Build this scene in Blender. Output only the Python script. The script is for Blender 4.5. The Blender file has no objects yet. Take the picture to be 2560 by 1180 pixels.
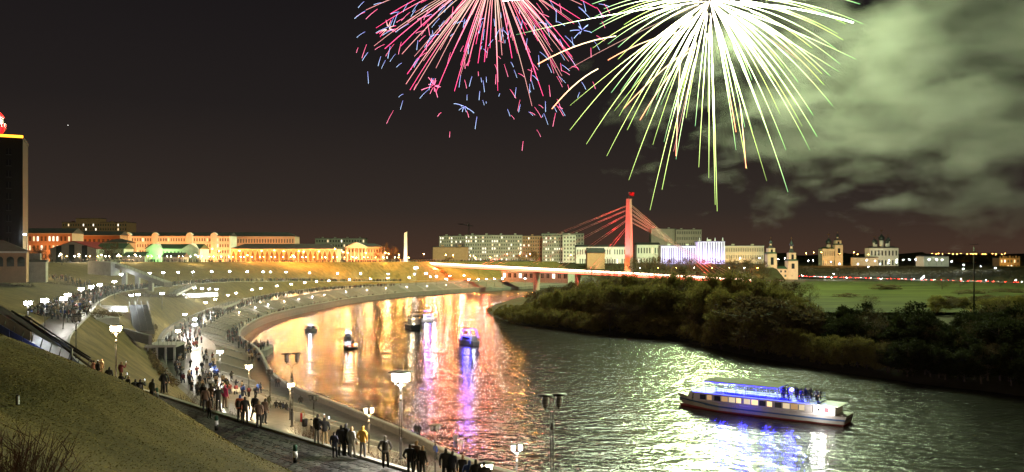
import bpy, bmesh, math, random
import numpy as np
from mathutils import Vector, Matrix

random.seed(7)
RNG = np.random.default_rng(11)
SC = bpy.context.scene
COL = SC.collection
R = math.radians

# ------------------------------------------------------------------ camera, sky, light, exposure
CAM_Z = 25.0
F_PX = 2000.0
HORIZON = 645.0
cam_d = bpy.data.cameras.new('camera')
cam = bpy.data.objects.new('camera', cam_d)
COL.objects.link(cam)
cam.location = (0, 0, CAM_Z)
cam.rotation_euler = (R(90), 0, 0)
cam_d.sensor_width = 36.0
cam_d.lens = 36.0 * F_PX / 2560.0
cam_d.shift_y = (HORIZON - 590.0) / 2560.0
cam_d.clip_start = 0.3
cam_d.clip_end = 12000.0
SC.camera = cam

world = bpy.data.worlds.new('World')
SC.world = world
world.use_nodes = True
wn, wl = world.node_tree.nodes, world.node_tree.links
wn.clear()
w_out = wn.new('ShaderNodeOutputWorld')
w_bg = wn.new('ShaderNodeBackground')
w_sky = wn.new('ShaderNodeTexSky')
w_sky.sky_type = 'NISHITA'
w_sky.sun_disc = False
w_sky.sun_elevation = R(-8)
w_sky.sun_rotation = R(200)
w_tc = wn.new('ShaderNodeTexCoord')
w_sep = wn.new('ShaderNodeSeparateXYZ')
w_abs = wn.new('ShaderNodeMath'); w_abs.operation = 'ABSOLUTE'
w_ramp = wn.new('ShaderNodeValToRGB')          # the city's own light in the night air: brown at the horizon
cr = w_ramp.color_ramp
cr.elements[0].position = 0.0; cr.elements[0].color = (0.056, 0.030, 0.019, 1)
cr.elements[1].position = 0.55; cr.elements[1].color = (0.0055, 0.0046, 0.0060, 1)
e = cr.elements.new(0.06); e.color = (0.0285, 0.0205, 0.0165, 1)
e = cr.elements.new(0.18); e.color = (0.0145, 0.0115, 0.0110, 1)
e = cr.elements.new(0.32); e.color = (0.0088, 0.0073, 0.0082, 1)
w_add = wn.new('ShaderNodeMix'); w_add.data_type = 'RGBA'; w_add.blend_type = 'ADD'
w_add.inputs['Factor'].default_value = 0.05
wl.new(w_tc.outputs['Generated'], w_sep.inputs[0])
wl.new(w_sep.outputs['Z'], w_abs.inputs[0])
wl.new(w_abs.outputs[0], w_ramp.inputs['Fac'])
wl.new(w_ramp.outputs['Color'], w_add.inputs['A'])
wl.new(w_sky.outputs['Color'], w_add.inputs['B'])
wl.new(w_add.outputs['Result'], w_bg.inputs['Color'])
w_bg.inputs['Strength'].default_value = 1.15
wl.new(w_bg.outputs[0], w_out.inputs['Surface'])

vs = SC.view_settings
vs.view_transform = 'Standard'
vs.look = 'None'
vs.exposure = 0.0
vs.gamma = 1.0
vs.use_curve_mapping = False
SC.render.engine = 'CYCLES'
cy = SC.cycles
cy.use_denoising = True
try:
    cy.denoiser = 'OPENIMAGEDENOISE'
except Exception:
    pass
cy.max_bounces = 4
cy.diffuse_bounces = 1
cy.glossy_bounces = 2
cy.transmission_bounces = 2
cy.transparent_max_bounces = 6
cy.volume_bounces = 0
cy.caustics_reflective = False
cy.caustics_refractive = False
cy.sample_clamp_indirect = 40.0
cy.use_light_tree = True
cy.volume_step_rate = 4.0
cy.volume_max_steps = 96

# ------------------------------------------------------------------ pixel helpers (photograph pixels, 2560 x 1180)
def at(px, py, D):
    return Vector(((px - 1280.0) / F_PX * D, D, CAM_Z - (py - HORIZON) / F_PX * D))
def on_z(px, py, z):
    D = (CAM_Z - z) * F_PX / (py - HORIZON)
    return at(px, py, D)
def xat(px, D):
    return (px - 1280.0) / F_PX * D
def zat(py, D):
    return CAM_Z - (py - HORIZON) / F_PX * D

# ------------------------------------------------------------------ object helpers
def tag(o, label=None, cat=None, group=None, kind=None):
    if label: o['label'] = label
    if cat: o['category'] = cat
    if group: o['group'] = group
    if kind: o['kind'] = kind
    return o
def empty(name, loc=(0, 0, 0), rz=0.0, label=None, cat=None, group=None):
    o = bpy.data.objects.new(name, None)
    COL.objects.link(o)
    o.location = loc
    o.rotation_euler = (0, 0, rz)
    o.empty_display_size = 0.2
    return tag(o, label, cat, group)
def link_mesh(name, me, parent=None, loc=None, rot=None, scale=None):
    o = bpy.data.objects.new(name, me)
    COL.objects.link(o)
    if parent is not None: o.parent = parent
    if loc is not None: o.location = loc
    if rot is not None: o.rotation_euler = rot
    if scale is not None: o.scale = scale if hasattr(scale, '__len__') else (scale,) * 3
    return o
def copy_tree(o, parent=None):
    c = o.copy()
    COL.objects.link(c)
    c.parent = parent
    for ch in o.children:
        copy_tree(ch, c)
    return c
ORD = 'first second third fourth fifth sixth seventh eighth ninth tenth eleventh twelfth thirteenth fourteenth fifteenth sixteenth seventeenth eighteenth nineteenth twentieth'.split()
TENS = {2: 'twenty', 3: 'thirty', 4: 'forty', 5: 'fifty', 6: 'sixty', 7: 'seventy', 8: 'eighty', 9: 'ninety'}
def ordinal(n):
    if n <= 20: return ORD[n - 1]
    t, u = divmod(n, 10)
    if u == 0: return {2: 'twentieth', 3: 'thirtieth', 4: 'fortieth', 5: 'fiftieth', 6: 'sixtieth', 7: 'seventieth', 8: 'eightieth', 9: 'ninetieth'}.get(t, 'hundredth')
    return TENS[t] + '-' + ORD[u - 1]

class MB:
    """collects shapes with material slots, builds ONE mesh"""
    def __init__(s):
        s.v, s.f, s.m, s.mi = [], [], [], {}
        s.smooth = []
    def slot(s, mat):
        if mat not in s.mi: s.mi[mat] = len(s.mi)
        return s.mi[mat]
    def add(s, vs, fs, mat, M=None, smooth=False):
        b = len(s.v)
        if M is not None: vs = [M @ Vector(p) for p in vs]
        s.v.extend([tuple(p) for p in vs])
        k = s.slot(mat)
        for f in fs:
            s.f.append(tuple(b + i for i in f)); s.m.append(k); s.smooth.append(smooth)
        return s
    def box(s, x0, x1, y0, y1, z0, z1, mat, M=None):
        vs = [(x0,y0,z0),(x1,y0,z0),(x1,y1,z0),(x0,y1,z0),(x0,y0,z1),(x1,y0,z1),(x1,y1,z1),(x0,y1,z1)]
        fs = [(0,3,2,1),(4,5,6,7),(0,1,5,4),(1,2,6,5),(2,3,7,6),(3,0,4,7)]
        return s.add(vs, fs, mat, M)
    def tube(s, pts, rad, mat, n=6, caps=True, smooth=True, M=None):
        pts = [Vector(p) for p in pts]
        rs = rad if hasattr(rad, '__len__') else [rad] * len(pts)
        vs, fs = [], []
        up = None
        for i, p in enumerate(pts):
            d = (pts[min(i + 1, len(pts) - 1)] - pts[max(i - 1, 0)]).normalized()
            if up is None:
                up = Vector((0, 0, 1)) if abs(d.z) < 0.9 else Vector((1, 0, 0))
            a = d.cross(up).normalized()
            b = a.cross(d).normalized()
            up = b
            for k in range(n):
                t = 2 * math.pi * k / n
                vs.append(p + (a * math.cos(t) + b * math.sin(t)) * rs[i])
        for i in range(len(pts) - 1):
            for k in range(n):
                k2 = (k + 1) % n
                fs.append((i*n + k, i*n + k2, (i+1)*n + k2, (i+1)*n + k))
        if caps:
            fs.append(tuple(range(n - 1, -1, -1)))
            fs.append(tuple((len(pts)-1)*n + k for k in range(n)))
        return s.add(vs, fs, mat, M, smooth)
    def lathe(s, prof, mat, n=12, loc=(0,0,0), smooth=True, M=None):
        """prof: list of (r,z)"""
        vs, fs = [], []
        for r, z in prof:
            for k in range(n):
                t = 2 * math.pi * k / n
                vs.append((loc[0] + r*math.cos(t), loc[1] + r*math.sin(t), loc[2] + z))
        for i in range(len(prof) - 1):
            for k in range(n):
                k2 = (k + 1) % n
                fs.append((i*n + k, i*n + k2, (i+1)*n + k2, (i+1)*n + k))
        fs.append(tuple(range(n - 1, -1, -1)))
        fs.append(tuple((len(prof)-1)*n + k for k in range(n)))
        return s.add(vs, fs, mat, M, smooth)
    def prism(s, poly, y0, y1, mat, M=None):
        """poly in x,z; extruded along y"""
        n = len(poly)
        vs = [(x, y0, z) for x, z in poly] + [(x, y1, z) for x, z in poly]
        fs = [tuple(range(n)), tuple(range(2*n - 1, n - 1, -1))]
        for i in range(n):
            j = (i + 1) % n
            fs.append((j, i, n + i, n + j))
        return s.add(vs, fs, mat, M)
    def mesh(s, name):
        me = bpy.data.meshes.new(name)
        me.from_pydata(s.v, [], s.f)
        for m in s.mi: me.materials.append(m)
        me.polygons.foreach_set('material_index', s.m)
        me.polygons.foreach_set('use_smooth', s.smooth)
        me.update()
        return me
    def build(s, name, parent=None, loc=None, rot=None):
        return link_mesh(name, s.mesh(name), parent, loc, rot)

def grid_mesh(name, P, mats, mat_of=None, smooth=True, parent=None, closed=False):
    """P: array rows x cols x 3"""
    P = np.asarray(P, dtype=float)
    r, c = P.shape[:2]
    idx = np.arange(r * c).reshape(r, c)
    q = np.stack([idx[:-1, :-1], idx[:-1, 1:], idx[1:, 1:], idx[1:, :-1]], -1).reshape(-1, 4)
    me = bpy.data.meshes.new(name)
    me.from_pydata(P.reshape(-1, 3).tolist(), [], q.tolist())
    for m in (mats if isinstance(mats, (list, tuple)) else [mats]): me.materials.append(m)
    me.polygons.foreach_set('use_smooth', [smooth] * len(q))
    me.update()
    return link_mesh(name, me, parent)

# ------------------------------------------------------------------ materials
MATS = {}
def mat(name, col, rough=0.8, var=0.25, scale=3.0, bump=0.0, bscale=None, metal=0.0, spec=0.4, col2=None, aniso=None, arot=None):
    if name in MATS: return MATS[name]
    m = bpy.data.materials.new(name); m.use_nodes = True
    nt = m.node_tree; N, L = nt.nodes, nt.links
    bs = N['Principled BSDF']
    bs.inputs['Roughness'].default_value = rough
    bs.inputs['Metallic'].default_value = metal
    bs.inputs['Specular IOR Level'].default_value = spec
    tc = N.new('ShaderNodeTexCoord')
    mp = N.new('ShaderNodeMapping')
    L.new(tc.outputs['Object'], mp.inputs['Vector'])
    if aniso: mp.inputs['Scale'].default_value = aniso
    if arot:
        m0 = N.new('ShaderNodeMapping'); m0.inputs['Rotation'].default_value = (0, 0, arot)
        L.new(tc.outputs['Object'], m0.inputs['Vector']); L.new(m0.outputs[0], mp.inputs['Vector'])
    nz = N.new('ShaderNodeTexNoise')
    nz.inputs['Scale'].default_value = scale
    nz.inputs['Detail'].default_value = 6
    nz.inputs['Roughness'].default_value = 0.65
    L.new(mp.outputs[0], nz.inputs['Vector'])
    rp = N.new('ShaderNodeValToRGB')
    rp.color_ramp.elements[0].position = 0.3; rp.color_ramp.elements[1].position = 0.7
    c2 = col2 if col2 else tuple(min(1, c * (1 + var)) for c in col)
    c1 = tuple(c * (1 - var) for c in col)
    rp.color_ramp.elements[0].color = (*c1, 1); rp.color_ramp.elements[1].color = (*c2, 1)
    L.new(nz.outputs['Fac'], rp.inputs['Fac'])
    L.new(rp.outputs['Color'], bs.inputs['Base Color'])
    if bump:
        b = N.new('ShaderNodeBump'); b.inputs['Strength'].default_value = bump
        b.inputs['Distance'].default_value = 0.05
        if bscale:
            n2 = N.new('ShaderNodeTexNoise'); n2.inputs['Scale'].default_value = bscale; n2.inputs['Detail'].default_value = 4
            L.new(mp.outputs[0], n2.inputs['Vector']); L.new(n2.outputs['Fac'], b.inputs['Height'])
        else:
            L.new(nz.outputs['Fac'], b.inputs['Height'])
        L.new(b.outputs[0], bs.inputs['Normal'])
    MATS[name] = m
    return m
def emit(name, col, strength, sample=True):
    if name in MATS: return MATS[name]
    m = bpy.data.materials.new(name); m.use_nodes = True
    N, L = m.node_tree.nodes, m.node_tree.links
    N.clear()
    o = N.new('ShaderNodeOutputMaterial'); e = N.new('ShaderNodeEmission')
    e.inputs['Color'].default_value = (*col, 1); e.inputs['Strength'].default_value = strength
    L.new(e.outputs[0], o.inputs['Surface'])
    if not sample:
        m.cycles.emission_sampling = 'NONE'
    MATS[name] = m
    return m
def objcol(name, prop, rough=0.8, default=(0.05, 0.05, 0.05)):
    """colour read from the object's own colour property, with a woven variation"""
    if name in MATS: return MATS[name]
    m = bpy.data.materials.new(name); m.use_nodes = True
    N, L = m.node_tree.nodes, m.node_tree.links
    bs = N['Principled BSDF']; bs.inputs['Roughness'].default_value = rough
    a = N.new('ShaderNodeAttribute'); a.attribute_type = 'OBJECT'; a.attribute_name = prop
    nz = N.new('ShaderNodeTexNoise'); nz.inputs['Scale'].default_value = 9; nz.inputs['Detail'].default_value = 3
    tc = N.new('ShaderNodeTexCoord'); L.new(tc.outputs['Object'], nz.inputs['Vector'])
    hs = N.new('ShaderNodeHueSaturation')
    mr = N.new('ShaderNodeMapRange'); mr.inputs['To Min'].default_value = 0.7; mr.inputs['To Max'].default_value = 1.3
    L.new(nz.outputs['Fac'], mr.inputs['Value']); L.new(mr.outputs[0], hs.inputs['Value'])
    L.new(a.outputs['Color'], hs.inputs['Color']); L.new(hs.outputs[0], bs.inputs['Base Color'])
    MATS[name] = m
    return m

M_grass = mat('grass_turf', (0.098, 0.080, 0.025), 0.95, 0.42, 0.5, 0.4, 5.0, col2=(0.165, 0.118, 0.042), spec=0.1, aniso=(0.16, 1, 1), arot=R(-136))
M_grassnear = mat('grass_turf_close', (0.060, 0.056, 0.016), 0.95, 0.3, 0.5, 0.7, 14.0, col2=(0.110, 0.075, 0.026), spec=0.1)
M_field = mat('grass_field', (0.022, 0.030, 0.008), 0.95, 0.5, 0.05, spec=0.1, col2=(0.055, 0.058, 0.014), aniso=(.4, 1.6, 1))
M_soil = mat('soil', (0.045, 0.040, 0.020), 0.95, 0.35, 0.12, spec=0.1)
M_pave = mat('wet_paving', (0.13, 0.125, 0.115), 0.32, 0.35, 0.9, 0.25, 3.0)
def slabs(m, w, h, rot):
    """slab joints: darker, slightly sunk lines"""
    N, L = m.node_tree.nodes, m.node_tree.links
    bs = N['Principled BSDF']; src = bs.inputs['Base Color'].links[0].from_socket
    tc = N.new('ShaderNodeTexCoord'); mp = N.new('ShaderNodeMapping'); mp.inputs['Rotation'].default_value = (0, 0, rot)
    br = N.new('ShaderNodeTexBrick'); br.inputs['Scale'].default_value = 1.0; br.inputs['Brick Width'].default_value = w; br.inputs['Row Height'].default_value = h
    br.inputs['Mortar Size'].default_value = .03; br.inputs['Color1'].default_value = (1, 1, 1, 1); br.inputs['Color2'].default_value = (.72, .72, .72, 1); br.inputs['Mortar'].default_value = (.35, .35, .35, 1)
    mx = N.new('ShaderNodeMix'); mx.data_type = 'RGBA'; mx.blend_type = 'MULTIPLY'; mx.inputs['Factor'].default_value = 1
    L.new(tc.outputs['Object'], mp.inputs['Vector']); L.new(mp.outputs[0], br.inputs['Vector'])
    L.new(src, mx.inputs['A']); L.new(br.outputs['Color'], mx.inputs['B']); L.new(mx.outputs['Result'], bs.inputs['Base Color'])
slabs(M_pave, 2.4, 1.2, R(30))
M_path = mat('wet_paver_path', (0.050, 0.050, 0.047), 0.55, 0.4, 1.2, 0.2, 6.0)
M_paver = mat('dark_paver', (0.020, 0.020, 0.020), 0.45, 0.3, 3.0)
M_stone = mat('granite', (0.13, 0.115, 0.10), 0.55, 0.25, 1.5, 0.2, 6.0)
M_conc = mat('concrete', (0.30, 0.285, 0.26), 0.75, 0.2, 0.8, 0.15, 5.0)
M_dirt = mat('asphalt', (0.05, 0.05, 0.052), 0.6, 0.3, 1.0)
M_darkmetal = mat('dark_iron', (0.018, 0.017, 0.016), 0.45, 0.3, 8.0, metal=0.6)
M_rail = mat('railing_metal', (0.10, 0.10, 0.10), 0.45, 0.3, 8.0, metal=0.6)
M_whitepaint = mat('white_paint', (0.72, 0.72, 0.70), 0.4, 0.08, 2.0)
M_bark = mat('bark', (0.060, 0.045, 0.030), 0.9, 0.4, 4.0, 0.4)
# ------------------------------------------------------------------ bank lines (plan x, y and height), near to far
A_ = [(85,5),(26,58),(-2,84),(-13,101),(-27,122),(-43,147),(-61,193),(-80,235),(-92,290),(-95,335),(-92,395),(-86,450),(-69,515),(-39,568),(10,648),(90,760)]
D_ = [(68,-13),(12,44),(-18,73),(-31,90),(-43,110),(-60,140),(-80,182),(-97,228),(-109,280),(-117,335),(-118,390),(-112,450),(-92,507),(-60,566),(-8,655),(75,775)]
E_ = [(60,-20),(2,33.5),(-12,47),(-25,60),(-40,76),(-58,105),(-80,152),(-105,205),(-125,260),(-135,320),(-134,386),(-122,450),(-104,510),(-72,566),(-16,660),(68,782)]
F_ = [(56.5,-23.5),(-1.4,30),(-15.4,43.5),(-28.6,56.6),(-44.5,73.5),(-63,103),(-88,154),(-116,210),(-135,264),(-143,322),(-140,388),(-127,453),(-109,514),(-76,571),(-20,665),(64,787)]
G_ = [(42,-38),(-16,14.6),(-30.8,28),(-46,43),(-75,66),(-110,100),(-150,150),(-190,220),(-225,330),(-225,410),(-185,460),(-150,505),(-111,548),(-82,600),(-45,690),(45,810)]
ZP = [4.5]*8 + [5.0, 5.8, 6.5, 7, 7, 7, 7, 7]
ZM = [14.3]*7 + [14.2, 14.2, 14.0, 13.6, 12.0, 10.0, 8.6, 8.0, 8.0]
ZS = [23.1]*7 + [22.9, 22.8, 22.7, 22.7, 22.4, 22.2, 22.2, 22.0, 21.5]
BULGE = [.2, .5, 2.5, 3.1, 3.2, 2.6, 1.2, 0, 0, 0, 0, 0, 0, 0, 0, 0]
NS = 240
def cr_spline(pts, n=NS):
    P = np.asarray(pts, dtype=float)
    if P.ndim == 1: P = P[:, None]
    k = len(P)
    t = np.linspace(0, k - 1, n)
    i = np.clip(t.astype(int), 0, k - 2)
    u = (t - i)[:, None]
    p0, p1, p2, p3 = P[np.clip(i-1, 0, k-1)], P[i], P[i+1], P[np.clip(i+2, 0, k-1)]
    return 0.5*((2*p1) + (-p0+p2)*u + (2*p0-5*p1+4*p2-p3)*u**2 + (-p0+3*p1-3*p2+p3)*u**3)
def lin(vals, n=NS):
    return np.interp(np.linspace(0, len(vals)-1, n), np.arange(len(vals)), vals)
LA, LD, LE, LF, LG = [cr_spline(q) for q in (A_, D_, E_, F_, G_)]
zP, zM, zS, bU = lin(ZP), lin(ZM), lin(ZS), lin(BULGE)
def inland(L):
    T = np.gradient(L, axis=0)
    T /= np.linalg.norm(T, axis=1, keepdims=True)
    return np.stack([-T[:, 1], T[:, 0]], 1)
NA = inland(LA)
wsteps = lin([6]*7 + [7, 8, 9, 10, 11, 11, 11, 11, 11])
LB = LA + NA * 4.0
LC = LB + NA * wsteps[:, None]
ZQ = 2.2
def l3(L, z):
    z = np.full(len(L), z) if np.isscalar(z) else np.asarray(z)
    return np.concatenate([L, z[:, None]], 1)
def strip(name, rows, m, smooth=True, parent=None):
    return grid_mesh(name, np.stack(rows), m, smooth=smooth, parent=parent)
def blend(L0, L1, t): return L0 * (1 - t) + L1 * t

# ---- river, quay and terraces
M_water = bpy.data.materials.new('river_water'); M_water.use_nodes = True
_N, _L = M_water.node_tree.nodes, M_water.node_tree.links
_b = _N['Principled BSDF']
_b.inputs['Base Color'].default_value = (0.012, 0.011, 0.007, 1)
_b.inputs['Roughness'].default_value = 0.18
_b.inputs['IOR'].default_value = 1.33
_b.inputs['Specular IOR Level'].default_value = 0.5
_g = _N.new('ShaderNodeNewGeometry')
_mp = _N.new('ShaderNodeMapping'); _mp.inputs['Rotation'].default_value = (0, 0, R(14)); _mp.inputs['Scale'].default_value = (0.62, 1.0, 1.0)
_L.new(_g.outputs['Position'], _mp.inputs['Vector'])
_n1 = _N.new('ShaderNodeTexNoise'); _n1.inputs['Scale'].default_value = 0.8; _n1.inputs['Detail'].default_value = 3; _n1.inputs['Roughness'].default_value = 0.5
_n1.inputs['Distortion'].default_value = 0.6
_L.new(_mp.outputs[0], _n1.inputs['Vector'])
_n2 = _N.new('ShaderNodeTexNoise'); _n2.inputs['Scale'].default_value = 0.16; _n2.inputs['Detail'].default_value = 2
_L.new(_mp.outputs[0], _n2.inputs['Vector'])
_ma = _N.new('ShaderNodeMath'); _ma.operation = 'MULTIPLY_ADD'; _ma.inputs[1].default_value = 1.6
_L.new(_n2.outputs['Fac'], _ma.inputs[0]); _L.new(_n1.outputs['Fac'], _ma.inputs[2])
_bp = _N.new('ShaderNodeBump'); _bp.inputs['Strength'].default_value = 1.0; _bp.inputs['Distance'].default_value = 0.23
_L.new(_ma.outputs[0], _bp.inputs['Height']); _L.new(_bp.outputs[0], _b.inputs['Normal'])
wm = MB(); wm.add([(-250,-150,0),(1200,-150,0),(1200,1400,0),(-250,1400,0)], [(0,1,2,3)], M_water)
tag(wm.build('river_water'), kind='structure')

tag(strip('quay', [l3(LA, -2.0), l3(LA, ZQ), l3(LB, ZQ)], M_pave, False), kind='structure')
# parapet along the quay, one block per span
par = empty('quay_parapet', (LA[40][0], LA[40][1], ZQ), label='low granite parapet running along the river edge of the quay', cat='parapet')
pl = par.location.copy()
seg = 4
for i in range(16, 216, seg):
    a, b = LA[i], LA[i+seg]
    d = (b - a); ln = np.hypot(*d); ang = math.atan2(d[1], d[0])
    if ln > 14: pass
    bm = MB(); bm.box(0.02, ln - 0.02, 0.03, 0.38, -0.01, 0.85, M_stone); bm.box(0.0, ln - 0.01, -0.03, 0.46, 0.85, 1.0, M_conc)
    bm.build('parapet_block', par, (a[0]-pl.x, a[1]-pl.y, ZQ-pl.z), (0, 0, ang))
# steps between quay and promenade: each tread its own strip
NST = 9
steps = empty('embankment_steps', (LB[60][0], LB[60][1], ZQ), label='long stone steps descending from promenade to quay', cat='steps')
sl = np.array(steps.location)
for k in range(NST):
    t0, t1 = k / NST, (k + 1) / NST
    z0 = ZQ + (zP - ZQ) * t0; z1 = ZQ + (zP - ZQ) * t1
    rows = [l3(blend(LB, LC, t0), z0), l3(blend(LB, LC, t0), z1), l3(blend(LB, LC, t1), z1)]
    o = strip('step', [r_ - sl for r_ in rows], M_stone, False, steps)
for i in range(20, 212, 5):          # low pale walls added across the steps to give diagonal stripes
    b = MB(); p0, p1 = LB[i], LC[i]; tt = (LB[i+1] - LB[i]); tt = tt / np.hypot(*tt) * .35
    z0, z1 = ZQ + .45, zP[i] + .3
    b.add([(p0[0]-tt[0],p0[1]-tt[1],ZQ-.2),(p0[0]+tt[0],p0[1]+tt[1],ZQ-.2),(p1[0]+tt[0],p1[1]+tt[1],ZQ-.2),(p1[0]-tt[0],p1[1]-tt[1],ZQ-.2),(p0[0]-tt[0],p0[1]-tt[1],z0),(p0[0]+tt[0],p0[1]+tt[1],z0),(p1[0]+tt[0],p1[1]+tt[1],z1),(p1[0]-tt[0],p1[1]-tt[1],z1)], [(0,1,5,4),(1,2,6,5),(2,3,7,6),(3,0,4,7),(4,5,6,7)], M_conc, Matrix.Translation(-steps.location))
    b.build('stripe_wall', steps)
tag(strip('promenade', [l3(LC, zP), l3(blend(LC, LD, .5), zP + .02), l3(LD, zP)], M_pave, False), kind='structure')
# retaining wall with ledge at the back of the promenade
ND = inland(LD)
tag(strip('promenade_wall', [l3(LD, zP), l3(LD, zP + 1.0), l3(LD + ND * 0.9, zP + 1.0)], M_stone, False), label='low stone ledge wall between promenade and grass slope', cat='wall')
LD2 = LD + ND * 0.9
rows = []
for t in np.linspace(0, 1, 9):
    z = (zP + 1.0) * (1 - t) + (zM - 0.05) * t + 0.5 * np.sin(math.pi * t)
    rows.append(l3(blend(LD2, LE, t), z))
tag(strip('lower_slope', rows, M_grass), kind='structure')
NE = inland(LE)
tag(strip('path_kerb', [l3(LE, zM - .05), l3(LE, zM + .14), l3(LE + NE * .3, zM + .14), l3(LE + NE * .3, zM)], M_conc, False), kind='structure')
tag(strip('terrace_path', [l3(LE + NE * .3, zM), l3(LF, zM + .03)], M_path, False), kind='structure')
rows = []
for t in np.linspace(0, 1, 28):
    tt = min(t / 0.6, 1.0)
    z = (zM + .03) * (1 - t) + zS * t + bU * math.sin(math.pi * tt)
    rows.append(l3(blend(LF, LG, t), z))
UPROWS = np.stack(rows)
up = grid_mesh('upper_slope', UPROWS, [M_grass])
tag(up, kind='structure')
# street level: flat ground behind the slope crest out to the horizon
far = cr_spline([(60,-400),(-500,-500),(-900,-300),(-1500,-100),(-2000,300),(-2600,700),(-3000,1300),(-3000,2000),(-2800,2700),(-2400,3300),(-2000,3800),(-1500,4200),(-1100,4500),(-700,4700),(-300,4900),(200,5000)])
NG = inland(LG)
tag(strip('street', [l3(LG, zS), l3(LG + NG * 7.0, zS + .02), l3(LG + NG * 26, zS + .03), l3(blend(LG + NG * 26, far, .2), zS), l3(far, np.full(NS, 20.0))], M_dirt), kind='structure')
def on_line(L, z, px):
    """where the sight line of a pixel column meets a bank line, the far-most run"""
    s = L[:, 0] / np.maximum(L[:, 1], 1e-3) * F_PX + 1280
    s = np.where(L[:, 1] > 20, s, 1e9)
    i0 = int(np.argmin(s[:]))
    for i in range(i0, len(L) - 1):
        if (s[i] - px) * (s[i+1] - px) <= 0:
            t = (px - s[i]) / (s[i+1] - s[i] + 1e-9)
            p = L[i] * (1 - t) + L[i+1] * t
            zz = z if np.isscalar(z) else z[i] * (1 - t) + z[i+1] * t
            return Vector((p[0], p[1], zz))
    return None

# ---- right bank: height from the distance to the shore
RSH = np.array([(260,-100),(170,20),(125,80),(106,120),(93,145),(81,159),(72,175),(62,200),(55,222),(51,244),(29,263),(3,299),(-8,340),(-13,385),(-9,430),(3,500),(28,580),(80,665),(170,780),(300,900),(560,1030),(1200,1250)], float)
def rdist(X, Y):
    """signed distance to the right shore, positive on land (right of the line)"""
    best = np.full(X.shape, 1e9); sg = np.ones(X.shape)
    for a, b in zip(RSH[:-1], RSH[1:]):
        d = b - a; l2 = d @ d
        t = np.clip(((X-a[0])*d[0] + (Y-a[1])*d[1]) / l2, 0, 1)
        qx, qy = X - a[0] - t*d[0], Y - a[1] - t*d[1]
        dd = np.hypot(qx, qy)
        cr_ = d[0]*qy - d[1]*qx
        m = dd < best
        best = np.where(m, dd, best); sg = np.where(m, np.where(cr_ < 0, 1, -1), sg)
    return best * sg
def rz(X, Y):
    s = rdist(np.atleast_1d(np.asarray(X, float)), np.atleast_1d(np.asarray(Y, float)))
    z = np.where(s < 14, s * 0.2, 2.8 + (s - 14) * 0.006)
    z = np.clip(z, -2.0, 4.2)
    return z
gx = np.concatenate([np.arange(-30, 200, 4.0), np.arange(200, 600, 20.0), np.arange(600, 1300, 50.0)])
gy = np.concatenate([np.arange(-100, 460, 4.0), np.arange(460, 1300, 12.0)])
GX, GY = np.meshgrid(gx, gy)
GZ = rz(GX.ravel(), GY.ravel()).reshape(GX.shape)
GZ = GZ + np.where(GZ > 0.3, RNG.normal(0, .12, GZ.shape), 0)
tag(grid_mesh('right_bank', np.stack([GX, GY, GZ], -1), M_soil), kind='structure')
fx = np.linspace(90, 420, 34); fy = np.linspace(300, 700, 40)
FXg, FYg = np.meshgrid(fx, fy)
FXg = FXg + (FYg - 300) * 0.42
tag(grid_mesh('grass_field', np.stack([FXg, FYg, np.full(FXg.shape, 4.62)], -1), M_field), kind='structure')
# far ground behind the river bend, rising to the old town
hx = np.linspace(120, 3200, 60); hy = np.array([905, 930, 960, 1000, 1060, 1200, 1600, 2400, 4000, 6000.])
HX, HY = np.meshgrid(hx, hy)
HZ = np.interp(HY, [905, 930, 1000, 1060, 6000], [3.5, 5, 13, 15, 24]) * np.clip(1.15 - HX / 2600, .5, 1)
HX = HX + (HY - 905) * .15
HX = np.where(HX < 700, HX, HX)
tag(grid_mesh('far_bank', np.stack([HX, HY - 130 * np.clip((HX-250)/400, 0, 1), HZ], -1), M_soil), kind='structure')
lx = np.linspace(-200, 260, 24); ly = np.array([760, 800, 860, 1000, 1400, 2500, 5000.])
LX, LY = np.meshgrid(lx, ly)
LZ = np.interp(LY, [760, 800, 860, 5000], [4, 14, 18.5, 22])
LX = LX + (LY - 760) * 0.12
tag(grid_mesh('far_town_ground', np.stack([LX, LY, LZ], -1), M_soil), kind='structure')
# ------------------------------------------------------------------ lamp posts
E_white = emit('lamp_glass_white', (1.0, 0.95, 0.86), 80, False)
E_warm = emit('lamp_glass_warm', (1.0, 0.80, 0.50), 80, False)
E_cool = emit('lamp_glass_cool', (0.88, 0.95, 1.0), 170, False)
E_sodium = emit('lamp_glass_sodium', (1.0, 0.42, 0.09), 160, False)
M_offglass = mat('unlit_lamp_glass', (0.16, 0.16, 0.17), 0.25, 0.2, 6.0)
M_pole = mat('pole_paint', (0.035, 0.03, 0.026), 0.5, 0.3, 5.0, metal=0.3)
E_far = {'white': emit('far_lamp_white', (1.0, 0.95, 0.86), 130, False), 'warm': emit('far_lamp_warm', (1.0, 0.82, 0.52), 130, False), 'cool': emit('far_lamp_cool', (0.88, 0.95, 1.0), 130, False)}
GLASS = {'white': E_white, 'warm': E_warm, 'cool': E_cool, 'sodium': E_sodium, 'off': M_offglass}
LCOL = {'white': (1.0, 0.93, 0.80), 'warm': (1.0, 0.76, 0.42), 'cool': (0.86, 0.95, 1.0), 'sodium': (1.0, 0.40, 0.08)}
LIGHTS = {}
def lamp_data(kind, power, radius=0.35):
    k = (kind, power, radius)
    if k not in LIGHTS:
        l = bpy.data.lights.new('lamp_light', 'POINT')
        l.color = LCOL[kind]; l.energy = power; l.shadow_soft_size = radius
        LIGHTS[k] = l
    return LIGHTS[k]
_ML = {}
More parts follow.
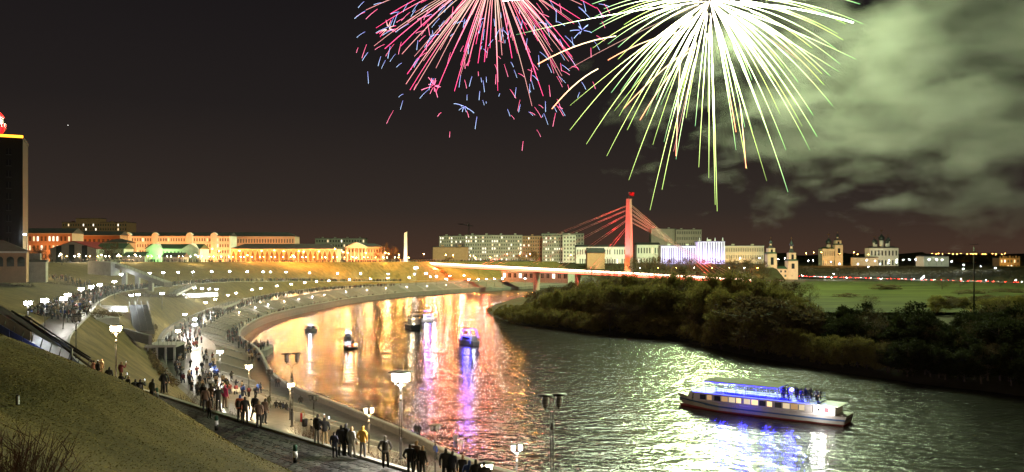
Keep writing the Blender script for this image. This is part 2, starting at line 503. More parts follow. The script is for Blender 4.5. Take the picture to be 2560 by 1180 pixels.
def lantern_meshes(kind, heads, detail):
    key = (kind, heads, detail)
    if key in _ML: return _ML[key]
    n = 14 if detail else 8
    gl = MB(); gl.lathe([(0.10, 0), (0.135, 0.04), (0.135, 0.42), (0.12, 0.46)], GLASS[kind] if detail else E_far.get(kind, GLASS[kind]), n)
    cap = MB(); cap.lathe([(0.13, 0.46), (0.37, 0.485), (0.37, 0.515), (0.06, 0.57)], M_darkmetal, n)
    cup = MB()
    cup.lathe([(0.03, -0.16), (0.035, -0.05), (0.13, -0.02), (0.138, 0.10), (0.10, 0.101)], M_darkmetal, n)
    if detail:
        for z in (0.17, 0.235, 0.30, 0.365):
            cup.lathe([(0.137, z), (0.185, z - .008), (0.185, z + .006), (0.137, z + .014)], M_darkmetal, n)
    pole = MB()
    H = 4.0
    pole.lathe([(0.13, 0), (0.13, 0.06), (0.085, 0.08), (0.085, 0.9), (0.06, 0.95), (0.06, 1.1)], M_pole, 8)
    if detail:
        for sx in (-1, 1):
            pole.tube([(sx*0.055, 0, 0.95), (sx*0.055, 0, H - .95)], 0.028, M_pole, 6)
        for z in np.arange(1.3, H - 1.0, .45): pole.box(-.06, .06, -.015, .015, z, z + .03, M_pole)
        pole.lathe([(0.095, H - 1.0), (0.095, H - .85), (0.06, H - .82), (0.06, H - .7)], M_pole, 8)
    else:
        pole.tube([(0, 0, .95), (0, 0, H - .8)], 0.06, M_pole, 6)
    arms = MB()
    for k in range(heads):
        a = 2 * math.pi * k / heads + 0.35
        c, s_ = math.cos(a), math.sin(a)
        arms.tube([(c*.05, s_*.05, H - .8), (c*.05, s_*.05, H - .35), (c*.12, s_*.12, H - .2), (c*.33, s_*.33, H - .15)], 0.02, M_pole, 5)
    _ML[key] = (gl.mesh('lamp_glass'), cap.mesh('lamp_cap'), cup.mesh('lantern_body'), pole.mesh('pole'), arms.mesh('arm'))
    return _ML[key]
def lamp_post(loc, kind, label, group, heads=4, detail=False, power=4000, h=4.0, rz_=0.0, name='lamp_post'):
    gl, cap, cup, pole, arms = lantern_meshes(kind, heads, detail)
    r = empty(name, loc, rz_, label, 'lamp post', group)
    s = h / 4.0
    link_mesh('pole', pole, r, (0, 0, 0), None, (1, 1, s))
    link_mesh('arm', arms, r, (0, 0, h - 4.0))
    for k in range(heads):
        a = 2 * math.pi * k / heads + 0.35
        p = (math.cos(a) * .33, math.sin(a) * .33, h)
        b = link_mesh('lantern', cup, r, p)
        link_mesh('glass', gl, b); link_mesh('cap', cap, b)
    if kind != 'off' and power:
        l = bpy.data.objects.new('bulb', lamp_data(kind, power))
        COL.objects.link(l); l.parent = r; l.location = (0, 0, h - .22)
    return r
def simple_lamp(loc, kind, h, label, group, power, head=0.35, name='street_lamp', cat='street lamp'):
    """tall street lamp with one round head on a short arm"""
    key = ('simple', kind, round(h, 1), head)
    if key not in _ML:
        p = MB(); p.tube([(0,0,0),(0,0,h*.6),(0,0,h)], [.11,.08,.05], M_pole, 6)
        p.tube([(0,0,h - .05),(0.0,-.5,h + .15),(0,-.9,h + .1)], .04, M_pole, 5)
        hd = MB(); hd.lathe([(head*.5,-.15),(head,-.02),(head,.06),(head*.6,.16),(0.02,.2)], GLASS[kind], 8)
        _ML[key] = (p.mesh('pole'), hd.mesh('lamp_head'))
    p, hd = _ML[key]
    r = empty(name, loc, 0, label, cat, group)
    link_mesh('pole', p, r); link_mesh('lamp_head', hd, r, (0, -.9, h))
    if power:
        l = bpy.data.objects.new('bulb', lamp_data(kind, power, .5)); COL.objects.link(l); l.parent = r; l.location = (0, -.9, h - .35)
    return r

# near terrace path, lanterns from right to left
g = 'lanterns on the outer edge of the near terrace path'
for px, py, kind, heads, what in [(1380,1008,'off',2,'unlit two-headed lantern post standing in front of the glittering river'),
        (1002,935,'white',4,'tall lit lantern post beside the path, brightest in front of the river'),
        (730,890,'off',2,'unlit two-headed lantern post behind the path group, flat caps'),
        (290,823,'warm',4,'lit lantern post on the grassy slope beside the man in dark red'),
        (190,800,'off',4,'unlit lantern post on the far side of the blue-clad canopy')]:
    D = (25 - 18.5) * F_PX / (py - HORIZON)
    p = at(px, py, D); p.z = 14.32
    i = int(np.argmin(np.hypot(LE[:,0]-p.x, LE[:,1]-p.y)))
    p.x = LE[i][0] + NE[i][0]*(-.45); p.y = LE[i][1] + NE[i][1]*(-.45)
    D = p.y; p.x = xat(px, D); p.z = 14.15
    lamp_post(p, kind, what, g, heads, True, 4200, 4.2 if kind != 'off' or px > 1000 else 4.2)
g = 'lanterns on the lower promenade'
near_prom = [(1292,1120,'cool',2,'lit two-headed lantern low at the bottom edge, right of the crowd'),
    (1088,1070,'off',4,'unlit four-headed lantern below the terrace path, right of the brightest lamp'),
    (922,1027,'warm',2,'lit warm lantern on the promenade behind the yellow jacket'),
    (784,995,'off',4,'unlit four-headed lantern in front of the quay parapet'),
    (725,963,'warm',3,'lit warm lantern directly behind the unlit two-headed post'),
    (675,930,'off',4,'unlit four-headed lantern near the couple on the quay'),
    (622,917,'warm',4,'lit warm lantern above the crowd, nearest the bend of the parapet'),
    (550,880,'white',4,'lit starry white lantern in the middle of the promenade crowd'),
    (445,828,'warm',4,'lit lantern beside the underpass mouth on the promenade'),
    (487,812,'white',4,'lower one of two lit lanterns stacked above the promenade crowd'),
    (487,798,'white',4,'upper one of two lit lanterns stacked above the promenade crowd'),
    (462,786,'white',4,'lit lantern left of the stacked pair on the promenade')]
for px, py, kind, heads, what in near_prom:
    D = (25 - 8.9) * F_PX / (py - HORIZON)
    p = at(px, py, D); p.z = 4.5
    lamp_post(p, kind, what, g, heads, D < 130, 4000, 4.2)
for n, k in enumerate((.15, .5, .85, 1.2, 1.5)):  # unseen lanterns, added with extra power to brighten the right bank trees
    i_ = int(k / 15 * (NS - 1)); q = LD[i_] - ND[i_] * 3
    lamp_post((q[0], q[1], zP[i_]), 'warm', f'{ordinal(n+1)} added unseen lantern from the right on the near promenade, brightening the right bank trees', g, 4, False, 30000 if k < 1 else 15000, 4.2)
g = 'lit lantern posts along the far promenade'
for n, px in enumerate([514, 538, 570, 590, 630, 652, 692, 728, 762, 791, 822, 874, 926, 970, 1023, 1076, 1125, 1160]):
    p = on_line(LD - ND * 3.0, zP, px)
    if p is None: continue
    lamp_post(p, 'warm', f'{ordinal(n+1)} lit lantern from the left along the far promenade', g, 4, False, 1400, 4.6)
g = 'lit lantern posts along the terrace path'
for n, (px, py) in enumerate([(70,762),(112,755),(158,751),(169,741),(203,725),(228,720),(249,714),(286,706)]):
    D = (25 - 18.6) * F_PX / (py - HORIZON)
    p = at(px, py, D)
    i = int(np.argmin(np.hypot(LF[:,0]-p.x, LF[:,1]-p.y)))
    p.z = min(zM[i] + .02, 14.3)
    lamp_post(p, 'cool' if n < 2 else 'white', f'{ordinal(n+1)} lit lantern from the left where the crowd fills the terrace', g, 4, False, 900 if n < 4 else 2400, 4.3)
for n, px in enumerate([303, 340, 375, 408, 445, 482, 529, 574, 618, 658, 676, 715, 774, 844, 902, 970, 1036]):
    p = on_line(LF + inland(LF) * .8, zM, px)
    if p is None: continue
    p.z += .1
    lamp_post(p, 'cool', f'{ordinal(n+1)} lit lantern from the left in the row beside the middle grass slope', g, 4, False, 1500, 4.6)
g = 'lamps on the stone steps above the far quay'
for n, px in enumerate([600, 640, 672, 712, 748, 782, 812, 866, 918, 965, 1017, 1068, 1116]):
    p = on_line(blend(LB, LC, .5), (zP + ZQ) / 2, px)
    if p is None: continue
    simple_lamp(p, 'white' if n % 3 else 'warm', 1.1, f'{ordinal(n+1)} low lamp from the left on the far stone steps', g, 260, .16, 'step_lamp', 'lamp')
g = 'cool lamps on the slope under the bridge'
for n, (px, py, z) in enumerate([(1040,672,18),(1065,685,14),(1091,692,12),(1116,699,10.5),(1172,700,8),(1195,699,8),(1216,699,8),(1236,698,8),(1256,697,8),(1313,697,8)]):
    D = (25 - z - 4.2) * F_PX / (py - HORIZON)
    p = at(px, py, min(D, 640)); p.z = max(7.0, zat(py, p.y) - 4.2)
    lamp_post(p, 'cool', f'{ordinal(n+1)} cool lantern from the left on the slope below the bridge', g, 2, False, 1000, 4.2)
g = 'lanterns around the bright ramp'
for n, (px, py, D) in enumerate([(405,736,225),(486,722,300),(505,723,303),(523,724,306),(541,725,309),(329,741,205),(344,739,207)]):
    p = at(px, py, D); p.z = p.z - 4.2
    lamp_post(p, 'cool', f'{ordinal(n+1)} lantern from the left lighting the white-lit ramp and stairs', g, 2, False, 800, 4.2)
# tall orange street lamps on the upper street
g = 'orange street lamps on the upper street'
sod = [(98,645,18),(66,590,260),(155,636,300),(200,636,420),(255,637,430),(299,637,430),(340,637,440),(490,637,450),(520,625,540),(532,622,560),(549,628,540),(600,627,500),(620,638,490),(655,627,505),(687,626,505),(710,628,510),(733,639,500),(748,628,510),(760,629,512),(798,629,520),(838,622,520),(859,630,520),(870,632,525),(915,632,560),(964,632,580),(972,634,582),(998,637,600),(1022,648,620),(1060,635,640),(1115,637,650),(1133,638,650),(1176,639,650),(1188,645,645),(1226,644,640),(1268,635,640),(1300,634,640),(1325,635,640),(1427,638,640)]
for n, (px, py, D) in enumerate(sod[1:]):
    p = at(px, py, D)
    zz = p.z; p.z = 22.3
    kind = 'cool' if n == 0 else ('warm' if 1 <= n <= 6 else 'sodium')
    h = max(3.0, zz - p.z)
    if n == 0: p.z = 22.7
    simple_lamp(p, kind, round(h, 1), f'{ordinal(n+1)} street lamp from the left on the upper street', g, 19000 if kind == 'sodium' else (0 if n == 0 else 9000), .4)
for n in range(56):
    px = 150 + n * 15.4 + (n * 7 % 5) * 2
    if px < 1010: q = on_line(LG + NG * 6, zS, px); 
    else: q = None
    if q is None: continue
    simple_lamp(q, ['warm', 'white', 'sodium'][(n * 5 + n // 3) % 3], 3.2, f'{ordinal(n+1)} low lamp from the left along the crest railing of the upper street', 'low lamps on the upper street crest', 0, .2, 'crest_lamp')
# unseen street lamps around the camera, added to light the near slope
for n, (x, y) in enumerate([(-22, -14), (-52, 18), (8, -34)]):
    simple_lamp((x, y, 23.1), 'warm', 8.0, f'{ordinal(n+1)} added unseen street lamp lighting the near grass slope', 'added street lamps on the near crest', 5500, .3)

# ------------------------------------------------------------------ trees
M_leafy = {}
def leafmat(name, c, c2):
    m = mat(name, c, 0.85, 0.35, 0.6, col2=c2, spec=0.15)
    N, L = m.node_tree.nodes, m.node_tree.links
    bs = N['Principled BSDF']; src = bs.inputs['Base Color'].links[0].from_socket
    tr = N.new('ShaderNodeBsdfTranslucent'); mx = N.new('ShaderNodeMixShader'); mx.inputs[0].default_value = .4
    L.new(src, tr.inputs['Color']); L.new(bs.outputs[0], mx.inputs[1]); L.new(tr.outputs[0], mx.inputs[2]); L.new(mx.outputs[0], N['Material Output'].inputs['Surface'])
    return m
L_olive = leafmat('willow_leaf', (0.150, 0.132, 0.036), (0.210, 0.170, 0.055))
L_yell = leafmat('birch_leaf', (0.19, 0.165, 0.042), (0.25, 0.20, 0.06))
L_dark = leafmat('alder_leaf', (0.016, 0.020, 0.008), (0.034, 0.038, 0.013))
L_brown = leafmat('bare_twig', (0.085, 0.060, 0.030), (0.12, 0.085, 0.042))
L_reed = leafmat('reed_leaf', (0.17, 0.145, 0.042), (0.23, 0.18, 0.06))
L_orange = leafmat('autumn_leaf', (0.10, 0.055, 0.02), (0.16, 0.08, 0.03))
def tree_meshes(kind, seed, leafm, H=10.0, spread=4.0, nclump=26, nleaf=170, leaf=0.30, trunk=0.22, base=0.25, twig=True):
    rg = np.random.default_rng(seed)
    tk = MB()
    tips = []
    lean = rg.normal(0, .4, 2)
    top = Vector((lean[0], lean[1], H * .82))
    mid = Vector((lean[0] * .3 + rg.normal(0, .15), lean[1] * .3, H * .42))
    tk.tube([(0, 0, -.4), (0, 0, H * .12), mid, top], [trunk, trunk * .85, trunk * .55, trunk * .12], M_bark, 7)
    for k in range(nclump):
        f = rg.uniform(base, .95)
        h0 = H * f * .8
        a = rg.uniform(0, 2 * math.pi)
        env = math.sin(math.pi * min(1, (f * .85 + .12))) ** .7 if kind != 'cone' else (1.05 - f) * 1.1
        rr = spread * env * rg.uniform(.45, 1.0)
        s = Vector((lean[0] * f * .5, lean[1] * f * .5, h0))
        e_ = s + Vector((math.cos(a) * rr, math.sin(a) * rr, H * rg.uniform(.05, .20)))
        m_ = (s + e_) / 2 + Vector((0, 0, -.15 * rr * .3))
        tk.tube([s, m_, e_], [trunk * .32 * (1.1 - f), trunk * .2 * (1.1 - f) + .012, .012], M_bark, 4, caps=False)
        tips.append((e_, rr))
        if twig:
            for q in range(3):
                d = Vector(rg.normal(0, 1, 3)); d.z = abs(d.z) * .8
                tk.tube([m_ + (e_ - m_) * rg.uniform(0, 1), e_ + d * spread * .22], [.02, .006], M_bark, 3, caps=False)
    V, F = [], []
    for (c, rr) in tips:
        cr = spread * rg.uniform(.16, .40)
        n = int(nleaf * .85 * rg.uniform(.5, 1.3))
        d = rg.normal(0, 1, (n, 3)); d /= np.linalg.norm(d, axis=1)[:, None]
        rad = cr * rg.uniform(.25, 1.05, n) ** .6
        P = np.array(c) + d * rad[:, None] * np.array([1, 1, .8])
        u = d * .7 + np.array([0, 0, .55]) + rg.normal(0, .55, (n, 3)); u /= np.linalg.norm(u, axis=1)[:, None]
        w = np.cross(u, rg.normal(0, 1, (n, 3))); w /= np.linalg.norm(w, axis=1)[:, None]
        sz = leaf * rg.uniform(.6, 1.7, n)[:, None]
        b = len(V)
        V.extend((P + u * sz).tolist()); V.extend((P - u * sz * .6 + w * sz * .30).tolist()); V.extend((P - u * sz * .6 - w * sz * .30).tolist())
        F.extend([(b + i, b + n + i, b + 2*n + i) for i in range(n)])
    me = bpy.data.meshes.new('crown')
    me.from_pydata(V, [], F); me.materials.append(leafm); me.update()
    return tk.mesh('trunk'), me
TREES = {
    'willow': [tree_meshes('round', 1, L_olive, 10, 4.2, 42, 190, .22, .2, .1), tree_meshes('round', 2, L_olive, 9, 4.6, 46, 180, .22, .2, .08)],
    'yellow': [tree_meshes('cone', 3, L_yell, 11, 4.0, 46, 170, .20, .2, .1), tree_meshes('round', 4, L_yell, 9.5, 3.8, 40, 180, .2, .18, .1)],
    'dark': [tree_meshes('round', 5, L_dark, 12, 4.6, 40, 150, .30, .26, .12), tree_meshes('round', 6, L_dark, 11, 4.0, 36, 150, .30, .24, .12)],
    'bare': [tree_meshes('round', 7, L_brown, 12, 4.6, 52, 46, .16, .26, .2), tree_meshes('round', 8, L_brown, 11, 4.2, 50, 40, .16, .24, .2)],
    'shrub': [tree_meshes('round', 9, L_reed, 4.2, 3.2, 34, 170, .17, .09, .05, False), tree_meshes('round', 10, L_reed, 3.6, 3.4, 34, 170, .17, .09, .05, False)],
    'brownshrub': [tree_meshes('round', 12, L_brown, 6.0, 3.6, 40, 130, .18, .1, .05, True)],
    'autumn': [tree_meshes('round', 13, L_orange, 10, 4.4, 44, 60, .2, .22, .15)],
}
TL = {'willow': ('olive-leaved willow', 'willow_tree'), 'yellow': ('pale yellow-green tree', 'birch_tree'), 'dark': ('dark leafy alder', 'alder_tree'),
      'bare': ('bare brown tree', 'bare_tree'), 'shrub': ('low pale willow shrub', 'willow_shrub'), 'brownshrub': ('brown twiggy bush', 'twiggy_bush'), 'autumn': ('bare tree lit orange', 'street_tree')}
TREE_N = {}
TREE_H = {}
def tree(kind, loc, h, label=None, group=None, cat='tree', wscale=None):
    v = TREES[kind][TREE_N.get(kind, 0) % len(TREES[kind])]
    TREE_N[kind] = TREE_N.get(kind, 0) + 1
    if v[1].name not in TREE_H: TREE_H[v[1].name] = max(p.co.z for p in v[1].vertices)
    H0 = TREE_H[v[1].name]
    s = h / H0
    r = empty(TL[kind][1], loc, random.uniform(0, 6.28), label, cat, group)
    sx = (wscale or s) * random.uniform(.9, 1.15)
    r.scale = (sx, sx * random.uniform(.9, 1.1), s)
    link_mesh('trunk', v[0], r); link_mesh('crown', v[1], r)
    return r
# right bank trees: (px, foot py on the ground or distance, top py, kind)
RB = []
rg = np.random.default_rng(5)
def shore_point(px):
    s = RSH[:, 0] / np.maximum(RSH[:, 1], 1) * F_PX + 1280
    for i in range(4, 13):
        if (s[i] - px) * (s[i+1] - px) <= 0:
            t = (px - s[i]) / (s[i+1] - s[i])
            return RSH[i] * (1 - t) + RSH[i+1] * t
    return None
TOPS = [(1225,780),(1260,764),(1320,746),(1400,720),(1450,702),(1520,682),(1600,676),(1680,676),(1760,682),(1850,672),(1900,692),(1960,722),(2030,755),(2060,790),(2110,752),(2180,760),(2230,790),(2260,755),(2300,745),(2350,800),(2390,800),(2430,770),(2480,740),(2530,745),(2600,760),(2760,770)]
def top_at(px): return float(np.interp(px, [t[0] for t in TOPS], [t[1] for t in TOPS]))
for px in range(1222, 2720, 19):
    sp = shore_point(min(px, 2555))
    if sp is None: continue
    D0 = sp[1]
    if px > 2555: D0 = 140
    ntree = 3 if px > 1400 else 2
    for row in range(ntree):
        D = D0 + 4 + row * (9 + 5 * rg.uniform()) + rg.uniform(-1, 2)
        x = px + rg.uniform(-9, 9)
        X = xat(x, D)
        base = float(rz(X, D)[0])
        if base < 0.1: continue
        frac = [0.52, 0.8, 1.0][row] if ntree == 3 else [0.75, 1.0][row]
        ytop = top_at(x) + rg.uniform(-6, 10)
        hfull = zat(ytop, D) - base
        h = max(2.2, hfull * frac * rg.uniform(.88, 1.05))
        if px < 1330: kind = 'shrub'
        elif px < 1500: kind = 'shrub' if row < 1 else ('willow' if rg.uniform() < .6 else 'yellow')
        elif px < 1790: kind = ['shrub', 'willow', 'willow'][row] if rg.uniform() < .75 else 'bare'
        elif px < 1870: kind = 'willow' if row == 0 else 'yellow'
        elif px < 2060: kind = ['willow', 'brownshrub', 'willow'][row]
        else: kind = ['willow' if px < 2200 else 'dark', 'dark', 'dark'][row] if rg.uniform() < .85 else 'bare'
        if kind == 'shrub': h = min(h, 6.5)
        RB.append((kind, x, D, X, base, h, row))
cnt = {}
WHERE = ['at the right bank water edge', 'inside the right bank thicket', 'at the back of the thicket']
for kind, x, D, X, base, h, row in sorted(RB, key=lambda q: q[1]):
    k = (kind, row); cnt[k] = cnt.get(k, 0) + 1
    tree(kind, (X, D, base - .1), h, f'{ordinal(cnt[k])} {TL[kind][0]} from the left {WHERE[row]}', 'trees of the right bank thicket', 'tree' if kind != 'shrub' else 'shrub', wscale=max(.62, min(h / 10.0, 1.35)) if kind not in ('shrub', 'brownshrub') else h / 4.2)
# bare and brown trees behind, towards the bridge and around the field
BK = [(1345,330,722,'brownshrub'),(1380,345,712,'brownshrub'),(1430,350,700,'brownshrub'),(1475,360,690,'bare'),(1510,380,672,'bare'),(1545,400,655,'bare'),(1585,420,645,'bare'),(1625,410,650,'bare'),(1660,430,655,'bare'),
      (1700,400,660,'brownshrub'),(1740,380,655,'bare'),(1790,360,650,'bare'),(1830,380,640,'bare'),(1870,400,640,'bare'),(1905,380,660,'bare'),(1945,340,690,'brownshrub'),(1985,330,700,'brownshrub'),(2025,350,705,'bare'),(1820,330,690,'brownshrub'),(1880,320,700,'brownshrub'),
      (2200,520,708,'brownshrub'),(2230,518,710,'brownshrub'),(2180,330,735,'bare'),(2345,300,735,'yellow'),(2385,330,745,'brownshrub'),(2400,560,690,'bare'),(2350,330,742,'brownshrub'),(2372,360,738,'brownshrub'),(2410,330,740,'yellow'),(2436,350,738,'brownshrub'),(2470,370,735,'brownshrub'),(2487,310,742,'willow'),(2515,350,736,'brownshrub'),(2530,330,738,'yellow'),(2560,350,735,'brownshrub'),(2395,440,724,'bare'),(2425,460,722,'brownshrub'),(2470,470,722,'bare'),(2510,480,720,'brownshrub'),(2550,470,722,'brownshrub'),(2120,420,735,'brownshrub'),(2460,300,745,'yellow'),(2500,330,740,'yellow'),(2545,300,735,'yellow'),(2590,300,735,'yellow'),(2355,520,690,'bare'),(2500,560,690,'bare'),(2540,560,692,'bare'),
      (1520,470,640,'bare'),(1640,480,648,'bare'),(1735,500,640,'bare'),(1480,480,660,'bare')]
for n, (px, D, ytop, kind) in enumerate(sorted(BK)):
    X = xat(px, D); b = float(rz(X, D)[0])
    tree(kind, (X, D, b - .1), max(3, zat(ytop, D) - b), f'{ordinal(n+1)} {TL[kind][0]} from the left between thicket, bridge and field', 'trees behind the thicket', wscale=1.15 if kind != 'brownshrub' else 1.8)
for n, (px, D, ytop) in enumerate([(948,600,610),(966,600,604),(984,610,612),(1120,680,640),(1330,690,622),(1340,690,628),(1300,690,634),(285,470,600),(265,470,606),(88,420,612),(106,420,616)]):
    p = at(px, 645, D)
    tree('autumn', (p.x, p.y, 22.0), max(3, zat(ytop, D) - 22), f'{ordinal(n+1)} orange-lit bare tree from the left on the upper street', 'trees on the upper street', wscale=.9)
for n, px in enumerate(range(1585, 1925, 11)):
    D = 785 + rg.uniform(-18, 30)
    tree('autumn' if n % 2 else 'bare', (xat(px, D), D, 4.0 + max(0, min(10, (D - 762) * .25))), 13 + rg.uniform(-3, 4), f'{ordinal(n+1)} bare tree from the left below the violet-lit hall', 'trees on the far bank', wscale=1.3)
for n, px in enumerate(list(range(1965, 2420, 26)) + list(range(2430, 2560, 24))):
    D = 880 - max(0, px - 2100) * .12 + rg.uniform(-20, 20)
    tree('bare', (xat(px, D), D, 4.2), 11 + rg.uniform(-3, 3), f'{ordinal(n+1)} bare tree from the left behind the traffic road', 'trees behind the traffic road', wscale=1.5)
for n, px in enumerate((1600, 1645, 1690, 1735, 1780, 1822, 1860, 1893)):
    simple_lamp((xat(px, 776), 776, 6.5), 'sodium' if n % 3 else 'white', 9.0, f'{ordinal(n+1)} lamp from the left among the bare trees below the violet hall', 'lamps among the far bank trees', 9000, .4)
# twiggy red bush close to the camera at the lower left, hedges on the slopes
def twig_bush(name, loc, r, h, n, m, label, seed, group=None):
    rg2 = np.random.default_rng(seed)
    b = MB()
    for k in range(n):
        a = rg2.uniform(0, 6.28); q = rg2.uniform(0, 1) ** .5
        s = Vector((math.cos(a) * r * .35 * q, math.sin(a) * r * .35 * q, -.1))
        t = Vector((math.cos(a) * r * q + rg2.normal(0, .1) * r, math.sin(a) * r * q + rg2.normal(0, .1) * r, h * rg2.uniform(.6, 1.05)))
        mid = (s + t) / 2 + Vector(rg2.normal(0, .05 * r, 3))
        b.tube([s, mid, t], [.009 * max(1, r), .006 * max(1, r), .002 * max(1, r)], m, 3, caps=False)
        for q2 in range(3):
            p = mid + (t - mid) * rg2.uniform(0, .9)
            b.tube([p, p + Vector((rg2.normal(0, .16) * r, rg2.normal(0, .16) * r, h * .18))], [.005 * max(1, r), .0015 * max(1, r)], m, 3, caps=False)
    o = b.build(name, None, loc)
    return tag(o, label, 'bush', group)
M_redtwig = mat('red_twig', (0.075, 0.028, 0.016), 0.8, 0.4, 6.0)
def slope_z(x, y):
    d = np.hypot(UPROWS[:,:,0] - x, UPROWS[:,:,1] - y)
    i = np.unravel_index(np.argmin(d), d.shape)
    w = 1 / (d + .05) ** 4
    return float((UPROWS[:,:,2] * w).sum() / w.sum())
p = at(10, 1180, 9.0)
twig_bush('twiggy_bush', (p.x, p.y, slope_z(p.x, p.y) - .05), .75, 1.1, 190, M_redtwig, 'reddish twiggy bush in the lower left corner of the near slope', 3)
i = 0
for n, (px, py) in enumerate([(470,1010),(440,1000),(500,1020),(580,1045),(760,1098),(730,1090),(935,1140),(985,1160),(1010,1175),(330,985)]):
    p = on_z(px, py, 14.2)
    q = int(np.argmin(np.hypot(LE[:,0]-p.x, LE[:,1]-p.y)))
    x, y = LE[q] - NE[q] * 1.2
    twig_bush('low_bush', (x, y, 13.3), 1.0, 1.3, 60, M_bark if n % 2 else M_redtwig, f'{ordinal(n+1)} bare low bush along the outer kerb of the near path', 20 + n, 'low bushes beside the near path')
HED = [((-60,150,0),(-75,125,0),'D'),((-92,190,0),(-80,165,0),'D')]
def hedge(pts, w, h, label, seed, m=L_brown):
    """a clipped-out hedge: twig faces through a long low volume"""
    rg2 = np.random.default_rng(seed); V, F = [], []
    pts = np.array(pts, float)
    seglen = np.hypot(*(pts[1:, :2] - pts[:-1, :2]).T); tot = seglen.sum()
    n = int(tot * 45)
    s = rg2.uniform(0, 1, n) * (len(pts) - 1); i = np.clip(s.astype(int), 0, len(pts) - 2); u = (s - i)[:, None]
    C = pts[i] * (1 - u) + pts[i+1] * u
    d = rg2.normal(0, 1, (n, 3)); d /= np.linalg.norm(d, axis=1)[:, None]; d[:, 2] = np.abs(d[:, 2])
    P = C + d * np.array([w, w, h]) * (rg2.uniform(.2, 1, n) ** .5)[:, None] * (0.8 + .3 * np.sin(s * 9)[:, None])
    u_ = rg2.normal(0, 1, (n, 3)); w_ = rg2.normal(0, 1, (n, 3))
    V = np.concatenate([P + u_ * .16, P - u_ * .1 + w_ * .05, P - u_ * .1 - w_ * .05]).tolist()
    F = [(k, n + k, 2*n + k) for k in range(n)]
    me = bpy.data.meshes.new('hedge'); me.from_pydata(V, [], F); me.materials.append(m); me.update()
    return tag(link_mesh('hedge', me), label, 'hedge', 'brown hedges on the grass slopes')
def slope_pt(k, t, low=True):
    """k station 0..15, t across the lower or upper slope"""
    i = int(k / 15 * (NS - 1))
    if low:
        p = LD2[i] * (1 - t) + LE[i] * t; z = (zP[i] + 1) * (1 - t) + zM[i] * t + .5 * math.sin(math.pi * t)
        return (p[0], p[1], z)
    r_ = UPROWS[int(t * 27), i]
    return tuple(r_)
hedge([slope_pt(4.3 + .35*j, .12) for j in range(8)], 1.1, 1.4, 'long brown hedge above the ledge of the near promenade', 1)
hedge([slope_pt(5.9 + .1*j, .95 - .05*j) for j in range(6)], 2.2, 1.7, 'rounded brown hedge on the slope below the concrete wall', 2)
hedge([slope_pt(7.6 + .2*j, .9 - .1*j) for j in range(7)], 2.4, 1.8, 'reddish hedge sloping down from the terrace crowd', 3, M_redtwig)
hedge([slope_pt(7.3 + .12*j, .75 - .1*j, False) for j in range(7)], 2.0, 1.6, 'upper brown hedge line on the left grass slope', 4)
hedge([slope_pt(6.7 + .12*j, .85 - .1*j, False) for j in range(7)], 2.0, 1.6, 'lower brown hedge line on the left grass slope', 5)
hedge([slope_pt(6.1 + .2*j, .1 + .05*j) for j in range(5)], 1.2, 1.4, 'short brown hedge below the black stairs', 6)
# ------------------------------------------------------------------ buildings
M_plaster = mat('cream_plaster', (0.42, 0.36, 0.28), 0.85, 0.12, 0.35)
M_plaster2 = mat('pink_plaster', (0.45, 0.30, 0.22), 0.85, 0.12, 0.35)
M_plasterw = mat('white_plaster', (0.62, 0.60, 0.56), 0.85, 0.1, 0.3)
M_panel = mat('panel_block', (0.33, 0.31, 0.27), 0.85, 0.14, 0.2)
M_brick = mat('brick_orange', (0.36, 0.20, 0.12), 0.85, 0.15, 0.5)
M_roof = mat('dark_roof', (0.035, 0.035, 0.038), 0.6, 0.3, 0.5)
M_roofred = mat('red_roof', (0.20, 0.025, 0.03), 0.6, 0.25, 0.5)
M_roofgreen = mat('green_roof', (0.03, 0.06, 0.035), 0.6, 0.25, 0.5)
M_pane = mat('dark_pane', (0.02, 0.02, 0.025), 0.15, 0.3, 2.0)
M_darkclad = mat('dark_cladding', (0.007, 0.0065, 0.0065), 0.5, 0.2, 1.0)
M_gold = mat('gold_leaf', (0.45, 0.28, 0.06), 0.3, 0.2, 2.0, metal=1.0)
M_dome = mat('dark_dome', (0.03, 0.04, 0.04), 0.4, 0.2, 1.0, metal=0.3)
E_win = emit('lit_window', (1.0, 0.72, 0.38), 1.6, False)
E_winw = emit('lit_window_white', (1.0, 0.90, 0.70), 2.2, False)
E_orangebar = emit('orange_light_bar', (1.0, 0.34, 0.02), 5.0)
E_red = emit('red_light', (1.0, 0.05, 0.05), 12.0)
_WIN = {}
def win_mesh(w, h, kind):
    k = (round(w, 2), round(h, 2), kind)
    if k not in _WIN:
        b = MB()
        gm = {'dark': M_pane, 'lit': E_win, 'litw': E_winw, 'tower': M_pane}[kind]; tm = M_plasterw if kind != 'tower' else M_rail
        b.box(-w/2, w/2, -.06, .1, 0, h, gm)
        b.box(-w/2 - .12, w/2 + .12, -.16, .1, -.14, 0, tm)
        b.box(-.05, .05, -.1, -.06, 0, h, tm)
        _WIN[k] = b.mesh('window')
    return _WIN[k]
def facade_windows(root, x0, x1, z0, z1, floors, cols, y=0.0, w=None, hf=.52, lit=.15, seed=0, M=None, white=.3, arched=False):
    rg2 = random.Random(seed)
    dx = (x1 - x0) / cols; dz = (z1 - z0) / floors
    w = w or dx * .42
    for f in range(floors):
        for c in range(cols):
            q = rg2.random()
            kind = 'lit' if q < lit * (1 - white) else ('litw' if q < lit else 'dark')
            link_mesh('window', win_mesh(w, dz * hf, kind), root, (x0 + dx * (c + .5), y, z0 + dz * (f + .25)))
